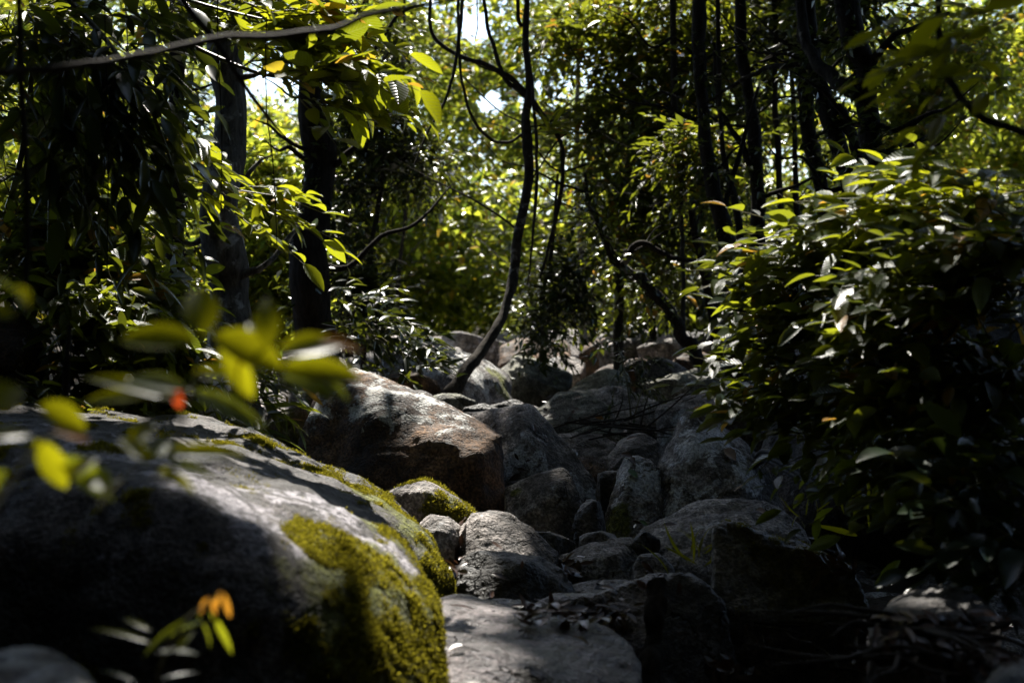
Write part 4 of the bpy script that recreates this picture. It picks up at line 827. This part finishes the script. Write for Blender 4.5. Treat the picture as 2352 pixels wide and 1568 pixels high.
plant('shrub', 'narrow-leaved plant with white-edged glints left of the brown boulder', 'shrub', [(560, 860, 5.4, 36, 8), (570, 910, 5.3, 26, 6), (500, 950, 5.1, 40, 8), (530, 980, 5.0, 30, 5), (590, 840, 5.6, 30, 5), (550, 800, 5.6, 30, 5)], 'leaf', .10,
      [([(560, 1060, 5.2), (570, 960, 5.2), (600, 850, 5.3)], [6, 4, 2])], ddir=(.8, -.4, -.1), nl=6, length=.2, dj=.3, droop=.45, width=.2)
plant('shrub', 'open blue-green shrub with thin stems behind the brown boulder', 'shrub', [(840, 740, 8.2, 60, 14), (900, 760, 8.2, 60, 12), (950, 780, 8.2, 40, 7), (810, 700, 8.6, 60, 12), (930, 850, 8, 30, 4), (970, 850, 8, 14, 2), (780, 790, 8.2, 30, 4)], 'leaf_dk', .11,
      [([(870, 930, 8.2), (865, 850, 8.2), (850, 760, 8.2)], [5, 4, 2]), ([(870, 930, 8.2), (900, 850, 8.2), (950, 770, 8.2)], [4, 3, 2]), ([(860, 930, 8.2), (830, 850, 8.2), (810, 760, 8.2)], [4, 3, 2]), ([(875, 930, 8.2), (930, 860, 8.2), (1000, 800, 8.2)], [4, 3, 2])],
      ddir=(.6, -.5, .1), nl=6, length=.28, dj=.5, droop=.4, width=.3)
plant('shrub', 'small dark shrub growing among the far boulders right of centre', 'shrub', [(1420, 790, 8.8, 30, 7), (1455, 830, 8.6, 36, 9), (1430, 870, 8.5, 36, 8), (1490, 880, 8.4, 26, 5)], 'leaf_dk', .06,
      [([(1450, 960, 8.5), (1440, 880, 8.5), (1420, 790, 8.7)], [5, 3, 1]), ([(1455, 960, 8.5), (1480, 880, 8.5), (1500, 830, 8.5)], [4, 3, 1])], ddir=(0, -.3, .1), nl=8, length=.22, dj=.7, droop=.5, width=.25)

# ------------------------------------------------------------------ bushes on the right
RS = [('top of the right bush, broad yellow-green leaves under the leaning trunks', [(2140, 450, 4.1, 45, 8), (2210, 450, 4.0, 50, 10), (2270, 480, 3.9, 60, 14), (2070, 480, 4.2, 40, 7), (2340, 470, 3.8, 60, 14), (2140, 520, 4.1, 60, 14), (2260, 550, 4.0, 80, 15)], 'leaf_y', .095),
      ('layered bush with horizontal leaves reaching left over the far boulders', [(1870, 590, 4.3, 36, 8), (1940, 560, 4.3, 50, 11), (2010, 510, 4.3, 60, 13), (1960, 630, 4.3, 60, 18), (2060, 600, 4.2, 80, 23), (1830, 625, 4.3, 16, 4), (1880, 670, 4.3, 40, 10)], 'leaf', .088),
      ('lower bush with single upright lime leaf at its left tip', [(1830, 800, 4.5, 24, 5), (1880, 750, 4.4, 40, 10), (1910, 830, 4.4, 60, 18), (1990, 740, 4.3, 80, 23), (1850, 870, 4.5, 30, 8), (1930, 690, 4.4, 60, 10)], 'leaf', .085),
      ('shaded bush hanging over the boulders beside the black hoses', [(1850, 925, 4.6, 30, 8), (1920, 930, 4.6, 50, 15), (1980, 890, 4.5, 80, 20), (2080, 930, 4.4, 80, 23), (1960, 1010, 4.6, 40, 9), (1790, 900, 4.6, 12, 3)], 'leaf', .09),
      ('deep dark bush filling the right edge', [(2180, 700, 3.8, 120, 50), (2320, 650, 3.7, 120, 50), (2200, 880, 3.9, 120, 55), (2340, 850, 3.7, 130, 55), (2120, 780, 4.1, 90, 33), (2220, 1030, 3.9, 110, 43), (2360, 1050, 3.6, 120, 45), (2380, 560, 3.6, 90, 25), (2080, 1060, 4.3, 50, 10)], 'leaf', .088),
      ('black undergrowth in the lower right corner', [(2360, 1160, 3.4, 90, 16), (2440, 1280, 3.2, 80, 10)], 'leaf_dk', .10)]
for lb, bl, lf, sz in RS:
    c = bl[0]; q = bl[-1]
    plant('bush', lb, 'bush', bl, lf, sz, [([(2150, 1150, c[2] + .3), ((c[0] + 2150) / 2, (c[1] + 1150) / 2, c[2] + .15), (c[0], c[1], c[2])], [10, 7, 2]), ([(2200, 1150, q[2] + .3), ((q[0] + 2250) / 2, (q[1] + 1050) / 2, q[2] + .1), (q[0], q[1], q[2])], [9, 6, 2])],
          ddir=(-.9, -.25, .05), nl=6, length=.32, dj=.28, droop=.12, width=.46, njit=.32, jit=.2, up=(0, -.22, 1))
plant('leafy_branch', 'blurred yellow-green leaves hanging at the top right corner', 'branch', [(2300, 40, 2.6, 60, 4), (2250, 90, 2.7, 40, 2), (2330, 200, 2.6, 40, 2), (2240, 240, 2.8, 40, 2)], 'leaf_fg', .09,
      [([(2500, -100, 2.6), (2380, 20, 2.6), (2250, 80, 2.7), (2120, 90, 2.8)], [9, 7, 5, 2])], ddir=(-.8, -.1, -.05), nl=5, length=.2, dj=.35, droop=.2, width=.34)

# ------------------------------------------------------------------ long branches and creepers crossing the view
vine('long brown branch sweeping across the top left, out of focus', [(-120, 172, 1.9), (0, 166, 1.9), (180, 148, 1.95), (330, 128, 2.0), (480, 96, 2.05), (620, 82, 2.1), (740, 72, 2.15), (840, 40, 2.2), (960, 15, 2.25), (1080, -10, 2.3), (1300, -90, 2.4)], [17, 17, 19, 18, 19, 18, 22, 15, 12, 10, 7], 'bark', 'branch', cat='branch').data.materials.__setitem__(0, M['twig'])
vine('pale bare branch slanting down to the right in front of the thick trunk', [(380, -60, 3.1), (440, 30, 3.15), (495, 95, 3.2), (560, 195, 3.3), (620, 275, 3.35), (680, 345, 3.4)], [13, 13, 12, 11, 9, 4], 'bark_thin', 'branch', .03, cat='branch')
vine('upright thin stem at the far left, out of focus', [(60, 720, 2.3), (62, 600, 2.3), (58, 400, 2.3), (50, 200, 2.3), (44, 0, 2.3), (40, -200, 2.3)], [9, 12, 14, 15, 14, 12], 'bark_thin', 'stem', cat='stem')
vine('short broken stick standing behind the blurred leaves at the left', [(146, 960, 2.6), (150, 850, 2.6), (160, 745, 2.6)], [20, 18, 13], 'bark_thin', 'stick', cat='stick')
vine('dark creeper curving down the top right, out of focus', [(2145, -120, 2.7), (2152, 0, 2.7), (2160, 120, 2.7), (2195, 215, 2.65), (2240, 262, 2.6), (2300, 290, 2.55), (2400, 320, 2.5)], [13, 14, 15, 17, 18, 18, 18], 'bark')
vine('arching pale stem at the right edge near the bottom', [(2290, 1410, 2.4), (2330, 1350, 2.4), (2365, 1260, 2.4), (2400, 1150, 2.4)], [3, 6, 7, 7], 'bark_thin', 'stem', cat='stem')
for i, (x0, y0, x1, y1, dd) in enumerate([(240, 20, 246, 620, 4.4), (500, 100, 508, 480, 4.6), (612, 240, 636, 560, 4.5), (1095, 5, 1090, 100, 9)]):
    lb = ['first thread-like hanging creeper in the dark left foliage', 'thread-like creeper hanging in front of the thick trunk', 'thread-like creeper hanging between the two left trunks', 'short thread-like creeper against the bright sky gap'][i]
    vine(lb, [(x0, y0 - 200, dd), (x0, y0, dd), ((x0 + x1) / 2 + 5, (y0 + y1) / 2, dd), (x1, y1, dd)], [3, 3, 3, 2], 'bark')
# dead stump
Vs_, Fs_ = tube([P(1507, 1330, 3.86), P(1503, 1350, 3.85), P(1500, 1440, 3.8), P(1490, 1568, 3.72), P(1484, 1720, 3.66)], [.012, .024, .030, .040, .055], 28, 20, .34, 4)
props(mesh_obj('stump', Vs_, Fs_, M['bark'], origin=P(1480, 1720, 3.6)), 'rotten dark stump standing in front of the saddle-shaped slab', 'stump')
# black hoses
hz = thing('water_hose', 'bundle of black rubber hoses running from the large peaked boulder into the dark', 'hose', P(1745, 1045, 5.7))
for k, (oy, ow) in enumerate([(0, 0), (9, -.03), (17, .03)]):
    mesh_obj('hose', *tube([P(1738 - 6 * k, 1050 + oy * 1.6, 5.75), P(1756, 1036 + oy * 1.2, 5.6), P(1800, 1052 + oy * 1.5, 5.4), P(1890, 1106 + oy * 1.2, 5.1), P(2000, 1146 + oy * .8, 4.85), P(2100, 1166 + oy, 4.6), P(2250, 1180 + oy, 4.3)], [.011] * 7, 8, 8, 0), M['hose'], parent=hz)

# ------------------------------------------------------------------ blurred sprigs close to the lens: every leaf its own part
def sprig(name, label, stem_pts, stem_w, leaves, cat='sprig', mats='leaf_fg'):
    t = thing(name, label, cat, P(*stem_pts[0]))
    mesh_obj('stem', *tube([P(*q) for q in stem_pts], [w_ / 2 / FP * stem_pts[0][2] for w_ in stem_w], 6, 6, .02), M['stem'], parent=t)
    for lf in leaves:
        (bx, by), (tx, ty), wpx, d = lf[:4]; mt = lf[4] if len(lf) > 4 else mats; tilt = lf[5] if len(lf) > 5 else .5
        tx, ty, wpx = bx + (tx - bx) * 1.15, by + (ty - by) * 1.15, wpx * (.8 if name == 'seedling' else 1.05)
        a = P(bx, by, d); b = P(tx, ty, d + .02); L_ = np.linalg.norm(b - a)
        g = leaf_geo(a[None], (b - a)[None], np.array([[.1, -tilt, 1 - tilt * .6]]), L_, (wpx / FP * d) / L_, 'near', 1.2)
        mesh_obj('leaf', g[0], g[1], M[mt], parent=t, uv=g[2])
    return t
sprig('leaf_sprig', 'large out-of-focus sprig of yellow-green leaves in front of the left trunks', [(380, 1120, 1.5), (420, 960, 1.42), (460, 850, 1.36), (480, 780, 1.32)], [9, 8, 7, 5],
      [((475, 770), (452, 668), 82, 1.3, 'leaf_fg', .95), ((455, 790), (285, 765), 72, 1.32, 'leaf_fg', .8), ((485, 775), (640, 830), 90, 1.32, 'leaf_fg', .8), ((500, 800), (580, 900), 60, 1.33, 'leaf_fg', .8),
       ((560, 830), (540, 860), 30, 1.33, 'leaf_or', .8), ((440, 860), (520, 856), 34, 1.36, 'leaf_fg', .8), ((430, 900), (300, 860), 50, 1.38, 'leaf', .7), ((420, 925), (215, 850), 40, 1.4, 'leaf_fg', .7),
       ((420, 910), (200, 900), 44, 1.4, 'leaf_fg', .7), ((430, 900), (600, 960), 50, 1.38, 'leaf', .6)])
sprig('leaf_sprig', 'pair of blurred upright leaves just left of the second trunk', [(700, 1000, 1.5), (660, 900, 1.42), (620, 810, 1.36)], [7, 6, 4],
      [((615, 800), (612, 690), 62, 1.33, 'leaf_fg', .95), ((618, 806), (575, 740), 40, 1.34, 'leaf_fg', .9)])
sprig('leaf_sprig', 'blurred horizontal sprig with an orange-tipped leaf above the brown boulder', [(500, 930, 1.45), (560, 860, 1.4), (640, 830, 1.38)], [7, 6, 4],
      [((635, 815), (775, 778), 66, 1.36, 'leaf_fg', .7), ((730, 785), (822, 790), 36, 1.35, 'leaf_or', .6), ((640, 850), (815, 855), 70, 1.36, 'leaf_fg', .8), ((640, 870), (760, 900), 50, 1.36, 'leaf', .7), ((700, 850), (800, 905), 40, 1.38, 'leaf', .6)])
sprig('leaf_sprig', 'blurred sprig low at the left edge over the mossy boulder', [(-60, 1250, 1.25), (20, 1120, 1.28), (80, 1030, 1.3), (150, 990, 1.3)], [10, 9, 7, 5],
      [((90, 930), (190, 975), 60, 1.28, 'leaf_fg', .9), ((-30, 940), (40, 890), 90, 1.2, 'leaf_fg', .9), ((-40, 1010), (60, 990), 40, 1.25, 'leaf_fg', .6), ((80, 1010), (150, 1110), 60, 1.3, 'leaf_fg', .8), ((150, 1100), (215, 1050), 34, 1.3, 'leaf_fg', .8),
       ((130, 1050), (250, 1130), 60, 1.32, 'leaf', .8), ((120, 990), (200, 1000), 40, 1.3, 'leaf_or', .6), ((20, 1080), (-40, 1150), 50, 1.25, 'leaf', .8)])
sprig('leaf_sprig', 'blurred sprig of flat leaves over the top of the mossy boulder', [(200, 1200, 1.3), (270, 1110, 1.33), (340, 1060, 1.35)], [7, 6, 4],
      [((300, 1020), (350, 975), 44, 1.34, 'leaf_fg', .9), ((350, 1045), (545, 1030), 40, 1.36, 'leaf_fg', .7), ((360, 1080), (445, 1120), 32, 1.36, 'leaf_fg', .7), ((350, 1055), (390, 1005), 40, 1.35, 'leaf', .8), ((340, 1060), (280, 1000), 40, 1.35, 'leaf_fg', .8), ((380, 1065), (490, 1085), 26, 1.37, 'leaf_y', .6), ((250, 1130), (200, 1070), 50, 1.32, 'leaf', .8)])
sprig('leaf_sprig', 'bright white-lit leaf blurred at the left edge', [(-100, 720, 1.2), (-40, 660, 1.22), (0, 640, 1.22)], [6, 5, 3],
      [((-50, 630), (55, 668), 40, 1.22, 'leaf', .1), ((30, 660), (70, 700), 40, 1.22, 'leaf_fg', .8), ((-60, 700), (30, 720), 40, 1.22, 'leaf_fg', .8)])
sprig('red_leaf', 'single curled orange-red leaf hanging blurred in the middle of the sprig', [(420, 880, 1.4), (412, 895, 1.4)], [3, 2], [((412, 890), (408, 938), 26, 1.4, 'leaf_red', .9)], cat='leaf')
sprig('seedling', 'young seedling with orange new leaves in front of the mossy boulder', [(350, 1640, 1.75), (360, 1560, 1.7), (390, 1480, 1.68), (430, 1420, 1.66), (470, 1390, 1.65), (510, 1360, 1.65)], [7, 7, 6, 6, 5, 4],
      [((480, 1370), (455, 1408), 17, 1.65, 'leaf_or', .9), ((487, 1370), (496, 1412), 17, 1.65, 'leaf_or', .9), ((508, 1355), (495, 1398), 17, 1.65, 'leaf_or', .9), ((515, 1360), (528, 1418), 17, 1.65, 'leaf_or', .9),
       ((480, 1405), (535, 1492), 22, 1.66, 'leaf_y', .7), ((440, 1420), (325, 1490), 26, 1.66, 'leaf', .6), ((350, 1480), (222, 1430), 20, 1.66, 'leaf_fg', .5), ((350, 1450), (290, 1415), 18, 1.67, 'leaf_fg', .6),
       ((470, 1430), (390, 1445), 26, 1.66, 'leaf', .25), ((450, 1410), (490, 1470), 30, 1.64, 'leaf', .2), ((400, 1500), (440, 1450), 20, 1.66, 'leaf_fg', .8), ((360, 1500), (445, 1490), 30, 1.66, 'leaf', .25),
       ((310, 1568), (240, 1530), 22, 1.7, 'leaf_dk', .3), ((370, 1560), (445, 1535), 14, 1.68, 'leaf_dk', .3)], cat='seedling')

# ------------------------------------------------------------------ leaf litter, twigs, single fallen leaves, grass tufts
def litter(name, label, regs, n, size, mat):
    ps, ns = [], []
    for (x0, x1, y0, y1, sh) in regs:
        for _ in range(int(n * sh)):
            h = cam_hit(rng.uniform(x0, x1), rng.uniform(y0, y1))
            if h[0] is None or h[0].y > 14 or h[1].z < .25: continue
            ps.append(h[0]); ns.append(h[1])
    ps = np.array(ps); ns = np.array(ns); m = len(ps)
    ld_ = rng.normal(0, 1, (m, 3)); ld_ -= .85 * (ld_ * ns).sum(1, keepdims=True) * ns
    g = leaf_geo(ps + ns * .012 + rng.random((m, 1)) * .02 * ns, ld_, ns + rng.normal(0, .3, (m, 3)), size * rng.uniform(.5, 1.2, m), .42 * rng.uniform(.6, 1.3, m), 'near', rng.uniform(-2, 3, m))
    props(mesh_obj(name, g[0], g[1], M[mat], origin=(0, 4, 0), uv=g[2]), label, 'leaf litter', kind='stuff')
litter('leaf_litter', 'dead reddish leaves in the dip of the slabs and over the dark right bank', [(1190, 1440, 1400, 1450, .10), (1870, 2250, 1230, 1330, .2), (1700, 2300, 1430, 1568, .25), (1030, 1060, 1270, 1330, .03), (1640, 1760, 1530, 1568, .06), (1290, 1330, 1290, 1330, .04), (1050, 1560, 1180, 1400, .02), (1180, 1500, 880, 1100, .03)], 1500, .05, 'litter')
def twigs(label, spots, group=None, spread=.12):
    t = thing('twig_pile', label, 'twigs', spots[0][0])
    parts = []
    for a, b in spots:
        m = (a + b) / 2 + rng.normal(0, .014, 3); parts.append(tube([a, m, b], [.005, .004, .0015], 5, 5, .1))
    g = join(parts); mesh_obj('twigs', g[0], g[1], M['twig'], parent=t); return t
tw = []
for k in range(22):
    a = P(rng.uniform(1250, 1500), rng.uniform(960, 1015), rng.uniform(7.2, 7.8)); a[2] = max(a[2], float(zbed(a[0], a[1])) + .03)
    ang = rng.normal(0, .5); L_ = rng.uniform(.2, .6); tw.append((a, a + L_ * np.array([math.cos(ang), rng.normal(0, .3), math.sin(ang) * .6])))
tw += [(P(1395, 1000, 7.5), P(1432, 905, 7.6)), (P(1470, 990, 7.5), P(1492, 900, 7.6)), (P(1300, 1010, 7.4), P(1440, 960, 7.6)), (P(1330, 960, 7.5), P(1500, 990, 7.4))]
twigs('tangle of bare dark twigs caught between the boulders right of centre', tw)
tw = []
for k in range(60):
    h = cam_hit(rng.uniform(1700, 2250), rng.uniform(1420, 1560))
    if h[0] is None: continue
    a = np.array(h[0]) + (0, 0, .02); ang = rng.uniform(0, 6.28); L_ = rng.uniform(.12, .4); tw.append((a, a + L_ * .8 * np.array([math.cos(ang), math.sin(ang), rng.uniform(-.05, .1)])))
twigs('fallen sticks lying on the dark litter at the bottom right', tw)
def fallen(label, px, py, L_, ang, mat, name='fallen_leaf', w_=.6):
    h = cam_hit(px, py)
    if h[0] is None: return
    n_ = np.array(h[1]); q = np.array([math.cos(ang), 0, -math.sin(ang)]); q = q - n_ * (q @ n_); q = nrm(q)
    c = np.array(h[0]) + n_ * .012; g = leaf_geo((c - q * L_ / 2)[None], q[None], n_[None], L_, w_, 'near', .9)
    props(mesh_obj(name, g[0], g[1], M[mat], origin=c), label, 'leaf')
fallen('round dry tan leaf stuck to the large peaked boulder', 1675, 1047, .066, 1.0, 'dryleaf', w_=.75)
fallen('small curled brown leaf on the broad low boulder', 1748, 1180, .05, .2, 'dryleaf')
fallen('green leaf on top of the upright narrow stone', 1452, 1092, .05, .9, 'greenleaf')
fallen('narrow green leaf low on the upright narrow stone', 1478, 1203, .04, .6, 'greenleaf', w_=.4)
fallen('orange leaf on the flat-topped boulder behind the peaked one', 1607, 950, .07, .2, 'leaf_or')
fallen('yellow leaf on the domed boulder behind the twigs', 1376, 962, .06, .3, 'leaf_or')
fallen('brown bark scrap on the left end of the wet slab', 1062, 1402, .07, .5, 'litter', w_=.3)
fallen('brown curled leaf near the middle of the wet slab', 1330, 1480, .05, 1.4, 'litter')
fallen('tan leaf beside the foot of the mossy boulder on the wet slab', 1048, 1500, .045, 1.5, 'litter')
def grass(label, px, py, d, n, L_):
    b = P(px, py, d); t = thing('grass_tuft', label, 'grass tuft', b); q = np.tile(b, (n, 1)) + rng.normal(0, .03, (n, 3))
    g = leaf_geo(q, rng.normal(0, .5, (n, 3)) + np.array([0, 0, .9]), rng.normal(0, .5, (n, 3)) + np.array([0, -.5, .3]), L_ * rng.uniform(.6, 1.1, n), .09, 'near', 3.)
    mesh_obj('blades', g[0], g[1], M['leaf_fg'], parent=t, uv=g[2])
grass('thin grass tuft in the hollow left of the dark jagged boulder', 1600, 1285, 4.45, 12, .13)
grass('grass tuft hanging under the black hoses', 1970, 1180, 4.6, 14, .2)
grass('small grass tuft behind the broad low boulder', 1830, 1190, 5.1, 7, .08)
